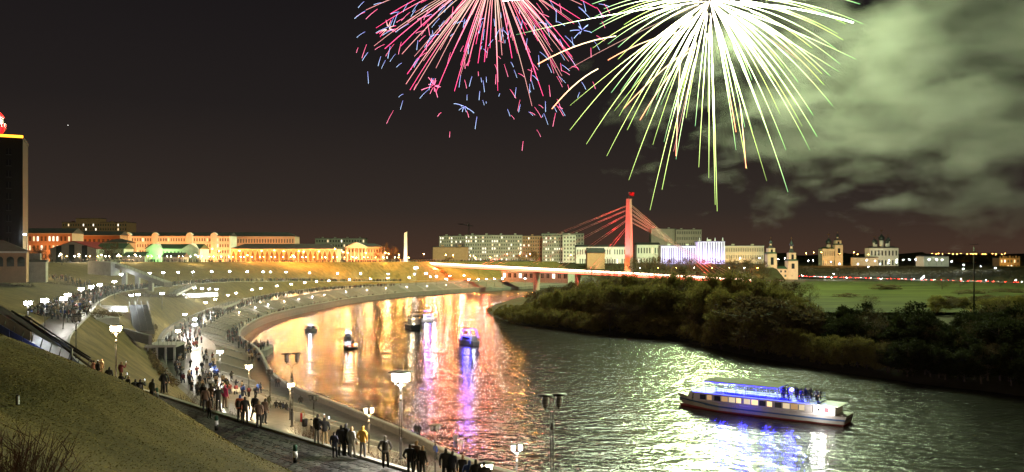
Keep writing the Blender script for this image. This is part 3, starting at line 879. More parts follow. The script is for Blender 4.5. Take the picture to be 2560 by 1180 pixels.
def block(name, label, px0, px1, ytop, D, zb, depth, wall, roof='flat', roofm=None, floors=0, cols=0, lit=.1, seed=0, rh=2.5, cat='building', white=.3, cornice=True, wz0=None, group=None, rz_=0.0, hf=.52):
    X0, X1 = xat(px0, D), xat(px1, D)
    W = X1 - X0; H = zat(ytop, D) - zb
    r = empty(name, ((X0 + X1) / 2, D, zb), rz_, label, cat, group)
    b = MB(); b.box(-W/2, W/2, 0, depth, -3, H, wall); b.build('wall', r)
    rb = MB(); roofm = roofm or M_roof
    if roof == 'flat':
        rb.box(-W/2 - .3, W/2 + .3, -.3, depth + .3, H, H + .7, roofm)
        for k in range(max(1, int(W / 18))):
            xx = -W/2 + W * (k + .5) / max(1, int(W / 18)); rb.box(xx - 1.6, xx + 1.6, depth*.4, depth*.4 + 3, H + .7, H + 2.6, wall)
    elif roof == 'gable_x':      # ridge along x
        rb.add([(-W/2-.5,-.6,H),(W/2+.5,-.6,H),(W/2+.5,depth+.6,H),(-W/2-.5,depth+.6,H),(-W/2-.3,depth/2,H+rh),(W/2+.3,depth/2,H+rh)], [(0,1,5,4),(2,3,4,5),(1,2,5),(3,0,4),(3,2,1,0)], roofm)
    elif roof == 'gable_y':
        rb.add([(-W/2-.5,-.4,H),(W/2+.5,-.4,H),(W/2+.5,depth+.6,H),(-W/2-.5,depth+.6,H),(0,-.4,H+rh),(0,depth+.6,H+rh)], [(0,4,5,3),(1,2,5,4),(0,1,4),(2,3,5),(3,2,1,0)], roofm)
        rb.add([(-W/2,-.45,H+.02),(W/2,-.45,H+.02),(0,-.45,H+rh*.93)], [(0,1,2)], wall)
    elif roof == 'hip':
        q = min(depth/2, W/2) 
        rb.add([(-W/2-.6,-.6,H),(W/2+.6,-.6,H),(W/2+.6,depth+.6,H),(-W/2-.6,depth+.6,H),(-W/2+q,depth/2,H+rh),(W/2-q,depth/2,H+rh)], [(0,1,5,4),(2,3,4,5),(1,2,5),(3,0,4),(3,2,1,0)], roofm)
    rb.build('roof', r)
    if cornice:
        c = MB(); c.box(-W/2 - .25, W/2 + .25, -.35, 0, H - .5, H - .02, M_plasterw); c.build('cornice', r)
    if floors:
        facade_windows(r, -W/2 + .6, W/2 - .6, wz0 if wz0 is not None else .4, H - .7, floors, cols, lit=lit, seed=seed, white=white, hf=hf)
    return r, W, H
SZ = 22.4
# tower at the left edge
t = empty('hotel_tower', (xat(57, 260), 260, SZ), R(27), 'dark tower block at the left edge with orange light bar and lighthouse turret', 'building')
TW = 0.0; TH = zat(338, 260) - SZ
b = MB(); b.box(-26, TW, 0, 20, -3, TH - 1.2, M_darkclad); b.build('wall', t)
b = MB(); b.box(TW - 9.4, TW - 6.4, -.1, 0, 16, TH - 2.5, M_plaster); b.build('light_stripe', t)
b = MB(); b.box(-26, TW + .2, -.25, 20.2, TH - 1.2, TH - .4, M_darkclad); b.box(-26, TW + .1, -.5, -.25, TH - .95, TH - .15, E_orangebar); b.build('roof_light_bar', t)
for k in range(10):
    link_mesh('window', win_mesh(1.3, 2.0, 'tower'), t, (TW - 3.9, -.02, TH - 6.5 - k * 3.6))
    link_mesh('window', win_mesh(1.3, 2.0, 'tower'), t, (TW - 13.5, -.02, TH - 6.5 - k * 3.6))
tx = -7.4
tz = TH - .4
tu = MB(); tu.lathe([(.9,0),(1.2,1.0),(1.9,2.2),(2.4,3.0),(2.4,3.3)], E_red if False else mat('red_paint', (0.55, 0.03, 0.04), .5, .1), 12, (tx, 6, tz)); tub = tu.build('turret_base', t)
b = MB(); b.lathe([(1.5,3.3),(1.5,6.3),(1.5,6.5)], M_plasterw, 12, (tx, 6, tz)); b.build('lantern_room', t)
b = MB()
for k in range(12):
    a = k * math.pi / 6; b.box(-.1, .1, -.02, .05, 0, 1.0, M_whitepaint, Matrix.Translation((tx + 2.3*math.cos(a), 6 + 2.3*math.sin(a), tz + 3.3)))
b.lathe([(2.28,4.25),(2.36,4.3),(2.36,4.4),(2.28,4.45)], M_whitepaint, 14, (tx, 6, tz)); b.build('gallery_rail', t)
b = MB(); b.lathe([(2.0,6.5),(1.7,6.9),(.7,8.2),(.25,8.8),(.25,9.4),(.5,9.7),(.2,10.2),(.08,13.0)], mat('red_paint', (0.55,0.03,0.04)), 12, (tx, 6, tz)); b.build('turret_roof', t)
for nm, c, e_, loc in [('turret_lamp', (1, .05, .06), 5000, (tx + 1.5, 1.5, tz + 1.0)), ('turret_lamp', (1, .85, .6), 1800, (tx + 1.0, 2.6, tz + 5.4)), ('turret_lamp', (1, .05, .06), 2500, (tx + 2.2, 2.5, tz + 9.0))]:
    l = bpy.data.lights.new('turret_lamp', 'POINT'); l.color = c; l.energy = e_; l.shadow_soft_size = .3
    lo = bpy.data.objects.new('turret_lamp', l); COL.objects.link(lo); lo.parent = t; lo.location = loc
# pavilion with arches
r, W, H = block('arched_pavilion', 'stone pavilion with arches under a dark hip roof at the left edge', -60, 56, 628, 225, 21.0, 12, M_brick, 'hip', M_roof, rh=3.2, rz_=R(28))
for k in range(5):
    b = MB(); b.lathe([(.001,0),(.9,0),(.9,.12),(.001,.12)], M_darkclad, 14, M=Matrix.Translation((-W/2 + 1.4 + k*2.6, -.08, H-2.4)) @ Matrix.Rotation(R(90), 4, 'X')); b.box(-W/2+.5+k*2.6, -W/2+2.3+k*2.6, -.1, .02, 1.6, H-2.4, M_darkclad); b.build('arch', r)
block('white_shed', 'low pale concrete box with dark flat roof on the left slope crest', 56, 110, 655, 240, 20.6, 9, M_conc, 'flat', M_roof, cornice=False, rz_=R(26))
# buildings along the upper street, left to right
block('lit_apartment_house', 'orange-lit apartment house with chimneys right of the dark tower', 58, 180, 583, 520, SZ, 14, M_plaster2, 'gable_x', None, 3, 12, .25, 1, 3.5)
r, W, H = block('distant_apartment_block', 'distant stepped brick apartment block rising above the left roofs', 155, 318, 556, 1250, 18, 30, M_brick, 'flat', None, 9, 26, .10, 2, white=.6, cornice=False)
b = MB(); b.box(-W*.28, W*.08, -.5, 20, H, H + 6, M_brick); b.box(-W*.29, W*.09, -.6, 20.2, H + 6, H + 6.7, M_roof); b.build('upper_storey', r)
r, W, H = block('long_apartment_house', 'long pale apartment house with four white gables on the upper street', 236, 575, 590, 650, SZ, 16, M_plasterw, 'gable_x', None, 4, 52, .14, 3, 3.2)
for k, px in enumerate((320, 388, 474, 535)):
    xx = xat(px, 650) - r.location.x
    b = MB(); b.box(xx - 2.6, xx + 2.6, -.7, 0, 2, H + .6, M_plasterw); b.prism([(xx-2.8,H+.6),(xx+2.8,H+.6),(xx+1.6,H+2.0),(xx,H+3.0),(xx-1.6,H+2.0)], -.75, 3, M_plasterw); b.build('gable', r)
block('rear_house', 'orange-roofed house tucked behind the red-roofed hall', 160, 300, 588, 560, SZ, 12, M_brick, 'gable_x', None, 2, 12, .1, 4, 3)
r, W, H = block('gabled_hall', 'hall with dark red roof and striped gable front', 125, 240, 622, 470, SZ - .4, 30, M_panel, 'gable_y', M_roofred, rh=4.6, cornice=False)
for k, (f, hh) in enumerate([(-.3, .78), (-.02, 1.0), (.26, .85)]):
    b = MB(); b.box(W*f - 1.5, W*f + 1.6, -.52, -.46, .3, H + 3.3 * (hh - .25), M_darkclad); b.build('dark_panel', r)
block('green_roofed_house', 'small dark-roofed house right of the striped hall', 240, 310, 622, 480, SZ - .4, 12, M_plasterw, 'gable_x', M_roofgreen, 1, 6, .1, 5, 3.5)
block('rust_house', 'rust-coloured house behind the small dark-roofed house', 258, 318, 606, 520, SZ, 12, M_brick, 'hip', None, 2, 5, .1, 5, 2.5)
r, W, H = block('white_lit_house', 'white house with two gables under the green floodlight', 364, 500, 622, 480, SZ - .4, 14, M_plasterw, 'gable_x', M_roofgreen, 2, 14, .05, 6, 3.0)
for s in (-1, 1):
    b = MB(); b.prism([(s*(W/2-5.5)-5,H),(s*(W/2-5.5)+5,H),(s*(W/2-5.5),H+3.3)], -.8, 8, M_plasterw); b.box(s*(W/2-5.5)-5, s*(W/2-5.5)+5, -.7, 0, -1, H, M_plasterw); b.build('gable_wing', r)
block('low_hut', 'low dark-roofed hut in front of the white gabled house', 405, 458, 642, 462, SZ - .6, 8, M_panel, 'gable_x', None, rh=2.4, cornice=False)
block('low_hut', 'low dark pitched shed between the small house and the white house', 308, 362, 640, 462, SZ - .6, 8, M_panel, 'gable_x', M_roofgreen, rh=2.4, cornice=False)
r, W, H = block('long_orange_house', 'long orange-lit house with dark roof behind the arcade', 556, 737, 591, 720, SZ, 16, M_plaster2, 'hip', None, 3, 26, .04, 7, 4.0)
# arcade with pointed arches
r, W, H = block('arcade', 'long low arcade with pointed arches glowing orange', 578, 842, 622, 550, SZ, 14, M_plaster, 'hip', None, 0, 0, 0, 8, 3.6)
M_archgap = mat('arch_recess', (0.16, 0.10, 0.06), .9, .2, .5)
na = 22
for k in range(na):
    xx = -W/2 + W * (k + .5) / na; w = W / na * .32
    b = MB(); b.prism([(xx-w, .6),(xx+w, .6),(xx+w, H*.55),(xx+w*.6, H*.72),(xx, H*.86),(xx-w*.6, H*.72),(xx-w, H*.55)], -.06, .05, M_archgap)
    b.prism([(xx-w-.25,H*.55),(xx-w,H*.55),(xx-w*.6,H*.72),(xx,H*.86),(xx+w*.6,H*.72),(xx+w,H*.55),(xx+w+.25,H*.55),(xx,H*.97)], -.2, -.06, M_plasterw)
    b.build('arch', r)
block('distant_flats', 'dim distant flats above the arcade end', 788, 913, 596, 1350, 18, 20, M_panel, 'flat', None, 5, 18, .14, 9, cornice=False, white=.5)
r, W, H = block('portico_house', 'classical house with white pediment right of the arcade', 862, 955, 617, 600, SZ, 14, M_plaster2, 'hip', None, 2, 13, .12, 10, 2.6)
b = MB(); b.prism([(-W/2+1,H),(-W/2+17,H),(-W/2+9,H+3.4)], -1.6, 4, M_plasterw); b.box(-W/2+1, -W/2+17, -1.6, 0, H-.9, H, M_plasterw); b.build('pediment', r)
for k in range(6):
    b = MB(); b.lathe([(.42,0),(.36,.3),(.32,H-1.2),(.45,H-.9)], M_plasterw, 8, (-W/2 + 2 + k*2.8, -1.2, 0)); b.build('column', r)
# stele
b = MB(); b.add([(-1.3,-1.3,-1),(1.3,-1.3,-1),(1.3,1.3,-1),(-1.3,1.3,-1),(-1.05,-1.05,23.6),(1.05,-1.05,24.6),(1.05,1.05,24.6),(-1.05,1.05,23.6)], [(0,1,5,4),(1,2,6,5),(2,3,7,6),(3,0,4,7),(4,5,6,7)], M_plasterw)
s_ = empty('stele', (xat(1014, 660), 660, 22.0), 0, 'tall white stele at the head of the bridge', 'monument'); b.build('shaft', s_)
b = MB(); b.box(-3.4,3.4,-3.4,3.4,-1,.5,M_stone); b.box(-2.4,2.4,-2.4,2.4,.5,1.1,M_stone); b.build('plinth', s_)
# dormitory slabs
for n, (a, c, yt, D, fl, co, li, wm_) in enumerate([(1098,1166,590,1150,8,12,.10,M_panel),(1162,1306,588,1100,8,24,.26,M_panel),(1306,1356,590,1120,8,8,.12,M_brick),(1356,1408,590,1100,8,9,.26,M_panel),(1407,1440,588,1080,8,4,.02,M_plasterw),(1354,1460,584,1250,8,14,.06,M_panel)]):
    block('dormitory_slab', f'{ordinal(n+1)} pale many-windowed slab block from the left behind the bridge cables' if n < 5 else 'dim slab block behind the bright end wall of the dormitories', a, c, yt, D, 15, 14, wm_, 'flat', None, fl, co, li, 20 + n, cornice=False, white=.8, group='slab blocks behind the bridge')
block('low_workshop', 'low brown hall at the foot of the left dormitory slab', 1082, 1170, 618, 900, 17, 20, M_brick, 'flat', None, cornice=False)
block('long_low_house', 'long low white house seen through the bridge cables', 1440, 1566, 617, 950, 15, 14, M_plasterw, 'gable_x', None, 2, 20, .1, 31, 2.5)
block('dark_barn', 'dark pitched-roof house beside the bridge pylon', 1468, 1512, 632, 800, 12, 14, M_brick, 'gable_x', None, rh=5, cornice=False)
block('white_house', 'white walled house right of the pylon foot', 1592, 1650, 612, 1000, 14, 16, M_plasterw, 'gable_x', None, 2, 8, .08, 32, 3)
block('grey_block', 'big grey block behind the right bridge cables, left half', 1628, 1690, 572, 1350, 14, 20, M_panel, 'flat', None, cornice=False)
block('grey_block', 'big grey block with window rows behind the violet hall', 1690, 1754, 574, 1340, 14, 20, M_panel, 'flat', None, 6, 14, .0, 33, cornice=False)
M_violet = M_plasterw
r, W, H = block('columned_hall', 'columned hall floodlit in violet beyond the bridge', 1652, 1745, 615, 900, 12, 16, M_violet, 'flat', None, 1, 16, 0, 34, hf=.7)
for k in range(17):
    b = MB(); b.box(-.35, .35, -1.0, 0, .5, H - 1.2, M_plasterw); b.build('pilaster', r, (-W/2 + .9 + (W-1.8)*k/16, 0, 0))
r2, W2, H2 = block('columned_hall_wing', 'taller violet-lit end block with rooftop statues', 1745, 1812, 604, 890, 12, 18, M_violet, 'flat', None, 1, 10, 0, 35, hf=.75)
for k in range(4):
    b = MB(); b.lathe([(.9,0),(.9,1.0),(.5,1.2),(.7,2.2),(.3,3.0),(.35,3.5),(.1,3.8)], M_plasterw, 8); b.build('statue', r2, (-W2/2 + 2 + (W2-4)*k/3, 1, H2 + .7))
def flood(name, loc, col, e_, label, size=1.2, parent=None):
    l = bpy.data.lights.new('flood_light', 'POINT'); l.color = col; l.energy = e_; l.shadow_soft_size = size
    r = empty(name, loc, 0, label, 'floodlight', 'floodlights at the foot of the facades')
    b = MB(); b.box(-.4,.4,-.3,.3,0,.5,M_darkmetal); b.box(-.35,.35,.3,.36,.08,.45,emit('flood_' + name + str(col[0]), col, 20, False)); b.build('housing', r)
    lo = bpy.data.objects.new('bulb', l); COL.objects.link(lo); lo.parent = r; lo.location = (0, .8, .7)
    return r
for n, px in enumerate((1660, 1682, 1704, 1726, 1752, 1775, 1800)):
    flood('violet_floodlight', (xat(px, 888) , 880, 21.0), (.48, .35, 1.0), 24000, f'{ordinal(n+1)} violet floodlight from the left below the columned hall')
block('cream_hall', 'long cream public building right of the violet hall', 1812, 1910, 615, 980, 13, 16, M_plaster, 'flat', None, 3, 22, .05, 36)
for n, px in enumerate((1825, 1855, 1885)):
    flood('warm_floodlight', (xat(px, 968), 966, 20), (1, .58, .24), 9000, f'{ordinal(n+1)} warm floodlight from the left before the cream public building')
# churches
def onion(b, x, y, z, r, h, drum, m_dr, m_do):
    b.lathe([(r*.62, 0), (r*.62, drum)], m_dr, 10, (x, y, z))
    b.lathe([(r*.7, drum), (r, drum + h*.28), (r*.85, drum + h*.5), (r*.35, drum + h*.72), (r*.1, drum + h*.9), (.06, drum + h)], m_do, 10, (x, y, z))
    zt = z + drum + h
    b.box(x-.08, x+.08, y-.08, y+.08, zt - .1, zt + r*1.5, M_gold); b.box(x - r*.45, x + r*.45, y-.07, y+.07, zt + r*.85, zt + r*1.0, M_gold)
def church(name, label, px0, px1, ybody, D, zb, wall, domes, tower=None, bodyroof=M_roofgreen, floors=2, cols=7):
    X0, X1 = xat(px0, D), xat(px1, D); W = X1 - X0; H = zat(ybody, D) - zb
    r = empty(name, ((X0+X1)/2, D, zb), 0, label, 'church')
    b = MB(); b.box(-W/2, W/2, 0, 14, -3, H, wall); b.build('nave', r)
    b = MB(); b.add([(-W/2-.4,-.4,H),(W/2+.4,-.4,H),(W/2+.4,14.4,H),(-W/2-.4,14.4,H),(-W/2+4,7,H+2.5),(W/2-4,7,H+2.5)], [(0,1,5,4),(2,3,4,5),(1,2,5),(3,0,4)], bodyroof); b.build('roof', r)
    facade_windows(r, -W/2+.5, W/2-.5, .5, H-.5, floors, cols, lit=.05, seed=len(label))
    for (fx, rr, drum, h, z0) in domes:
        b = MB(); onion(b, W*fx, 7, H + z0, rr, h, drum, wall, M_dome); b.build('dome', r)
    if tower:
        for (pxt, wt, yt, ysp) in tower:
            xx = xat(pxt, D) - r.location.x; Ht = zat(yt, D) - zb; Hs = zat(ysp, D) - zb
            b = MB(); b.box(xx-wt/2, xx+wt/2, -2, wt-2, -3, Ht, wall); b.box(xx-wt*.36, xx+wt*.36, -2+wt*.14, wt*.86-2, Ht+.8, Ht + (Hs-Ht)*.36, wall)
            b.box(xx-wt*.16, xx+wt*.16, -2.05, -1.9, Ht*.55, Ht*.85, M_pane); b.box(xx-wt*.12, xx+wt*.12, -2+wt*.13, -1.9+wt*.13, Ht+1.4, Ht+(Hs-Ht)*.28, M_pane)
            b.add([(xx-wt*.56,-2-wt*.06,Ht),(xx+wt*.56,-2-wt*.06,Ht),(xx+wt*.56,-2+wt*1.06,Ht),(xx-wt*.56,-2+wt*1.06,Ht),(xx,-2+wt/2,Ht+wt*.45)], [(0,1,4),(1,2,4),(2,3,4),(3,0,4)], bodyroof)
            z3 = Ht + (Hs-Ht)*.36
            b.lathe([(wt*.45, z3), (wt*.3, z3+.6), (wt*.12, z3+(Hs-z3)*.3)], M_roof, 8, (xx, -2+wt/2, 0))
            onion(b, xx, -2+wt/2, z3+(Hs-z3)*.25, wt*.2, (Hs-z3)*.45, (Hs-z3)*.2, wall, M_dome); b.build('bell_tower', r)
    return r
church('parish_church', 'pink church with two spired towers left of the field', 1913, 1992, 672, 820, 4.0, M_plaster2, [], [(1929, 9.5, 634, 596), (1981, 10, 652, 596)])
church('monastery_church', 'orange-lit church with bell tower and dark dome on the far hill', 2056, 2094, 622, 1050, 12, M_plaster, [(.05, 4.2, 5, 9, 1)], [(2096, 10, 612, 582)])
church('monastery_cathedral', 'white cathedral with five tiered domes on the far hill', 2174, 2246, 620, 1050, 12, M_plasterw, [(-.26, 2.6, 7, 6, 0), (-.20, 3.0, 5, 7, 0), (.0, 4.2, 9, 9, 1), (.18, 3.0, 6, 7, 0), (.24, 2.6, 9, 6, 0)], None, M_roof, 2, 8)
for n, (px, D, c, e_) in enumerate([(1935,800,(1,.50,.34),14000),(1975,800,(1,.50,.34),14000),(2075,1030,(1,.45,.10),16000),(2100,1030,(1,.45,.10),14000),(2195,1030,(1,.74,.48),5500),(2228,1030,(1,.74,.48),5500)]):
    flood('church_floodlight', (xat(px, D), D - 6, 19 if D > 900 else 7), c, e_, f'{ordinal(n+1)} floodlight from the left at the foot of the far churches')
block('monastery_wall', 'long low cream monastery wall between the two far churches', 2130, 2196, 644, 1040, 10, 4, M_plaster, 'gable_x', None, rh=1.2, cornice=False, cat='wall')
block('far_shed', 'white flat shed lit by cool lamps right of the cathedral', 2310, 2372, 641, 1000, 8, 20, M_plasterw, 'gable_x', None, rh=2.0, cornice=False)
r, W, H = block('crenellated_house', 'small yellow-lit castle-like house at the far right', 2499, 2550, 645, 1100, 9, 16, M_brick, 'flat', None, 2, 6, .4, 40, cornice=False)
for k in range(7):
    b = MB(); b.box(-.8,.8,-.2,1,0,1.6 + (k % 2),M_brick); b.build('battlement', r, (-W/2 + 1 + (W-2)*k/6, 0, H + .7))
flood('church_floodlight', (xat(2525, 1088), 1080, 18), (1, .70, .1), 16000, 'yellow floodlight before the castle-like house at the far right')
flood('stele_floodlight', (xat(1014, 660) + 1, 652, 22.6), (1, .95, .88), 9000, 'white floodlight at the foot of the stele')
flood('green_floodlight', (xat(398, 474), 472, 26), (.35, 1.0, .25), 9000, 'green floodlight on the white gabled house')
flood('orange_floodlight', (xat(560, 540), 536, 23), (1, .36, .06), 22000, 'orange floodlight at the left end of the arcade')
for n, px in enumerate((600, 645, 690, 735, 780, 825)):
    flood('orange_floodlight', (xat(px, 545), 541, 22.6), (1, .36, .06), 6000, f'{ordinal(n+1)} orange floodlight from the left along the arcade')
for n, (px, D) in enumerate([(270,640),(330,640),(390,640),(450,640),(505,640),(550,640),(620,712),(690,712),(885,594),(930,592),(110,512),(190,555)]):
    flood('orange_floodlight', (xat(px, D), D - 6, 23), (1, .33, .08), 22000, f'{ordinal(n+1)} orange floodlight from the left at the foot of the street facades')
for n, (px, D) in enumerate([(1110,1140),(1150,1140),(1190,1085),(1230,1085),(1270,1085),(1330,1090),(1380,1085),(1424,1068),(1480,940),(1530,940),(1625,985),(1660,1320),(1720,1320)]):  # made-up lamps that lift the slab walls out of the dark
    flood('added_floodlight', (xat(px, D), D - 14, 22.5), (1, .72, .42), 22000 if D > 1200 else 8000, f'{ordinal(n+1)} added floodlight from the left brightening the far slab blocks')
# tower crane
cx = empty('tower_crane', (xat(1172, 1500), 1500, 15), 0, 'thin tower crane standing above the dormitory roofs', 'crane')
b = MB(); H = zat(557, 1500) - 15
for sx in (-1, 1):
    for sy in (-1, 1): b.tube([(sx, sy, 0), (sx, sy, H)], .25, M_rail, 4)
for k in range(int(H / 4)): b.tube([(-1, -1, k*4), (1, -1, k*4 + 4)], .18, M_rail, 4)
b.build('mast', cx)
b = MB(); b.tube([(8, 0, H - 6), (-20, 0, H - 2)], .6, M_rail, 4); b.tube([(0, 0, H + 1), (-18, 0, H - 2.2)], .2, M_rail, 4); b.build('jib', cx)
# lattice pole in the field at the right
pq = empty('utility_mast', (xat(2435, 300), 300, 3.6), 0, 'tall dark utility mast rising from the pale shrubs at the right', 'mast')
b = MB(); H = zat(612, 300) - 3.6
b.tube([(0,0,0),(0,0,H*.97)], [.32,.16], M_darkmetal, 6); b.build('pole', pq)
for k, z in enumerate((H, H-2.6, H-5.0)):
    b = MB(); b.tube([(-1.7+.3*k,0,z),(1.7-.3*k,0,z+.15)], .07, M_darkmetal, 5)
    for x in (-1.3,-.4,.5,1.3): b.tube([(x,0,z),(x,0,z+.7)], .04, M_darkmetal, 4)
    b.build('crossarm', pq)
# ------------------------------------------------------------------ cable-stayed bridge
M_pylon = mat('pylon_paint', (0.40, 0.30, 0.28), .6, .08, .3)
E_deck = emit('deck_light_strip', (1.0, 0.13, 0.07), 6.0)
E_deckw = emit('deck_light_tube', (1.0, 0.60, 0.40), 12.0)
E_cable = mat('cable_sheath', (0.50, 0.26, 0.24), .5, .05)
BL = Vector((-78, 655, 20.6)); BP = Vector((76, 520, 14.6)); BR = Vector((140, 464, 11.5))
bd = (BP - BL); bd.z = 0; bdn = bd.normalized(); side = Vector((-bdn.y, bdn.x, 0))   # side points away from the camera
bridge = empty('footbridge', tuple(BP), 0, 'red-lit cable-stayed footbridge with a single tall pylon', 'bridge')
def deck_pt(t):     # t: 0 left end, 1 pylon, >1 right
    return BL.lerp(BP, t) if t <= 1 else BP.lerp(BR, (t - 1) / .4)
def rel(p): return p - BP
dk = MB(); fas = MB(); tub = MB()
ts = [0, .2, .4, .6, .8, 1.0, 1.2, 1.4]
for a, c in zip(ts[:-1], ts[1:]):
    p, q = rel(deck_pt(a)), rel(deck_pt(c))
    w = side * 3.2
    vs_ = [p - w, q - w, q + w, p + w]
    lo = [v - Vector((0, 0, .9)) for v in vs_]
    dk.add(vs_ + lo, [(0,1,2,3),(7,6,5,4),(0,4,5,1),(2,6,7,3)], M_conc)
    o = -side * 3.32
    for b_, z0, z1, m in ((fas, -1.5, .1, E_deck), (tub, .16, 1.25, E_deckw)):
        A0, B0 = p + o, q + o
        b_.add([A0 + Vector((0,0,z0)), B0 + Vector((0,0,z0)), B0 + Vector((0,0,z1)), A0 + Vector((0,0,z1)), A0 + side*.1 + Vector((0,0,z0)), B0 + side*.1 + Vector((0,0,z0)), B0 + side*.1 + Vector((0,0,z1)), A0 + side*.1 + Vector((0,0,z1))],
               [(0,1,2,3),(5,4,7,6),(3,2,6,7),(1,0,4,5)], m)
dk.build('deck', bridge); fas.build('light_strip', bridge); tub.build('light_tube', bridge)
rl = MB()
for s in (-1, 1):
    for z in (.6, 1.1):
        rl.tube([rel(deck_pt(t)) + side * 3.1 * s + Vector((0,0,z)) for t in ts], .05, M_rail, 4)
    for k in range(120):
        p = rel(deck_pt(k / 120 * 1.4)) + side * 3.1 * s
        rl.box(-.04, .04, -.04, .04, 0, 1.1, M_rail, Matrix.Translation(p))
rl.build('railing', bridge)
top_z = zat(497, 520) - BP.z
for s in (0,):
    b = MB(); n_ = side * 0; u = side * 0
    def ring(c, hw, hd): return [c + bdn * hw + side * hd, c - bdn * hw + side * hd, c - bdn * hw - side * hd, c + bdn * hw - side * hd]
    r0 = ring(n_ + Vector((0,0,-BP.z - 1)), 2.5, 2.2); r1 = ring(n_ * .7 + Vector((0,0,top_z * .5)), 1.75, 1.6); r2 = ring(u + Vector((0,0,top_z)), 1.25, 1.3)
    b.add(r0 + r1 + r2, [(0,1,5,4),(1,2,6,5),(2,3,7,6),(3,0,4,7),(4,5,9,8),(5,6,10,9),(6,7,11,10),(7,4,8,11),(8,9,10,11)], M_pylon)
    b.build('pylon_shaft', bridge)
b = MB(); b.box(-1.0,1.0,-4.4,4.4,-3.0,-1.0,M_conc, Matrix.Rotation(math.atan2(bdn.y,bdn.x),4,'Z')); b.build('cross_beam', bridge)
b = MB(); b.tube([(0,0,top_z-.3),(0,0,top_z+4.6)], .09, M_rail, 5); b.build('flagpole', bridge)
M_flag = emit('lit_red_flag', (0.9, .03, .05), .55, False)
M_flag = mat('red_flag', (0.75, .02, .03), .7, .1)
b = MB(); V = []; F = []
for i in range(9):
    for j in range(4): V.append((.1 + i*.42, .22*math.sin(i*.9 + j*.3), top_z + 2.2 + j*.75 - i*.05))
for i in range(8):
    for j in range(3): F.append((i*4+j, (i+1)*4+j, (i+1)*4+j+1, i*4+j+1))
b.add(V, F, M_flag); b.build('flag', bridge)
# cables
for k, (yp, px, py) in enumerate([(512,1199,0),(523,1232,0),(534,1314,0),(547,1392,0),(562,1475,0)]):
    # deck parameter seen at that pixel column
    best = min((abs(deck_pt(t/200).x / deck_pt(t/200).y * F_PX + 1280 - px), t/200) for t in range(0, 200))[1]
    for s in (-1, 1):
        b = MB(); b.tube([Vector((0,0,zat(yp, 520) - BP.z)) + side * .9 * s, rel(deck_pt(best)) + side * 3.0 * s + Vector((0,0,.2))], .075, E_cable, 5); b.build('cable', bridge)
for k in range(5):
    for s in (-1, 1):
        b = MB(); b.tube([Vector((0,0,zat(508 + k*11, 520) - BP.z)) + side * .9 * s, rel(deck_pt(1.29 + .022*k)) + side * 3.2 * s + Vector((0,0,-.8))], .075, E_cable, 5); b.build('cable', bridge)
for t in (.62, .8, 1.18, 1.36):
    p = deck_pt(t); b = MB()
    b.box(-1.0, 1.0, -2.4, 2.4, -p.z - 1.5, -.9, M_conc, Matrix.Translation(rel(p)) @ Matrix.Rotation(math.atan2(bdn.y, bdn.x), 4, 'Z')); b.build('pier', bridge)
def spot(parent, loc, target, col, e_, ang, name='spot_lamp', size=.6):
    l = bpy.data.lights.new(name, 'SPOT'); l.color = col; l.energy = e_; l.spot_size = R(ang); l.spot_blend = .5; l.shadow_soft_size = size
    o = bpy.data.objects.new(name, l); COL.objects.link(o)
    if parent is not None: o.parent = parent
    o.location = loc
    d = Vector(target) - Vector(loc)
    o.rotation_euler = d.to_track_quat('-Z', 'Y').to_euler()
    return o
for s in (-1, 1):
    spot(bridge, rel(BP) - side * 10 + bdn * 12 * s + Vector((0,0,1.0)), Vector((0,0,top_z*.72)), (1, .075, .07), 420000, 62)
spot(bridge, rel(BP) - side * 9 + Vector((0,0,1.0)), Vector((0,0,8)), (1, .22, .04), 16000, 80)
for t in (.15, .4, .65, .85, 1.25):
    l = bpy.data.lights.new('deck_lamp', 'POINT'); l.color = (1, .10, .06); l.energy = 24000; l.shadow_soft_size = .6
    o = bpy.data.objects.new('deck_lamp', l); COL.objects.link(o); o.parent = bridge; o.location = rel(deck_pt(t)) - side * 4.5 + Vector((0, 0, 1.5))
for t in (.03, .14, .28):
    l = bpy.data.lights.new('deck_lamp', 'POINT'); l.color = (1, .16, .07); l.energy = 60000; l.shadow_soft_size = .6
    o = bpy.data.objects.new('deck_lamp', l); COL.objects.link(o); o.parent = bridge; o.location = rel(deck_pt(t)) - side * 6 + Vector((0, 0, -2.2))
# left abutment building under the bridge
ab = empty('bridge_abutment', (0, 0, 0), 0, 'long pale glazed gallery under the left end of the bridge', 'building')
ga, gb = at(1255, 690, 640), at(1420, 690, 600)
d = gb - ga; d.z = 0; ang = math.atan2(d.y, d.x); ln = d.length
ab.location = (ga.x, ga.y, 7.0); ab.rotation_euler = (0, 0, ang)
b = MB(); b.box(0, ln, 0, 10, -1, 7.5, M_conc); b.build('wall', ab)
for k in range(12):
    link_mesh('window', win_mesh(2.6, 3.6, 'litw' if k % 3 == 0 else 'dark'), ab, (2.5 + k * (ln - 5) / 11, 0, 2.4))

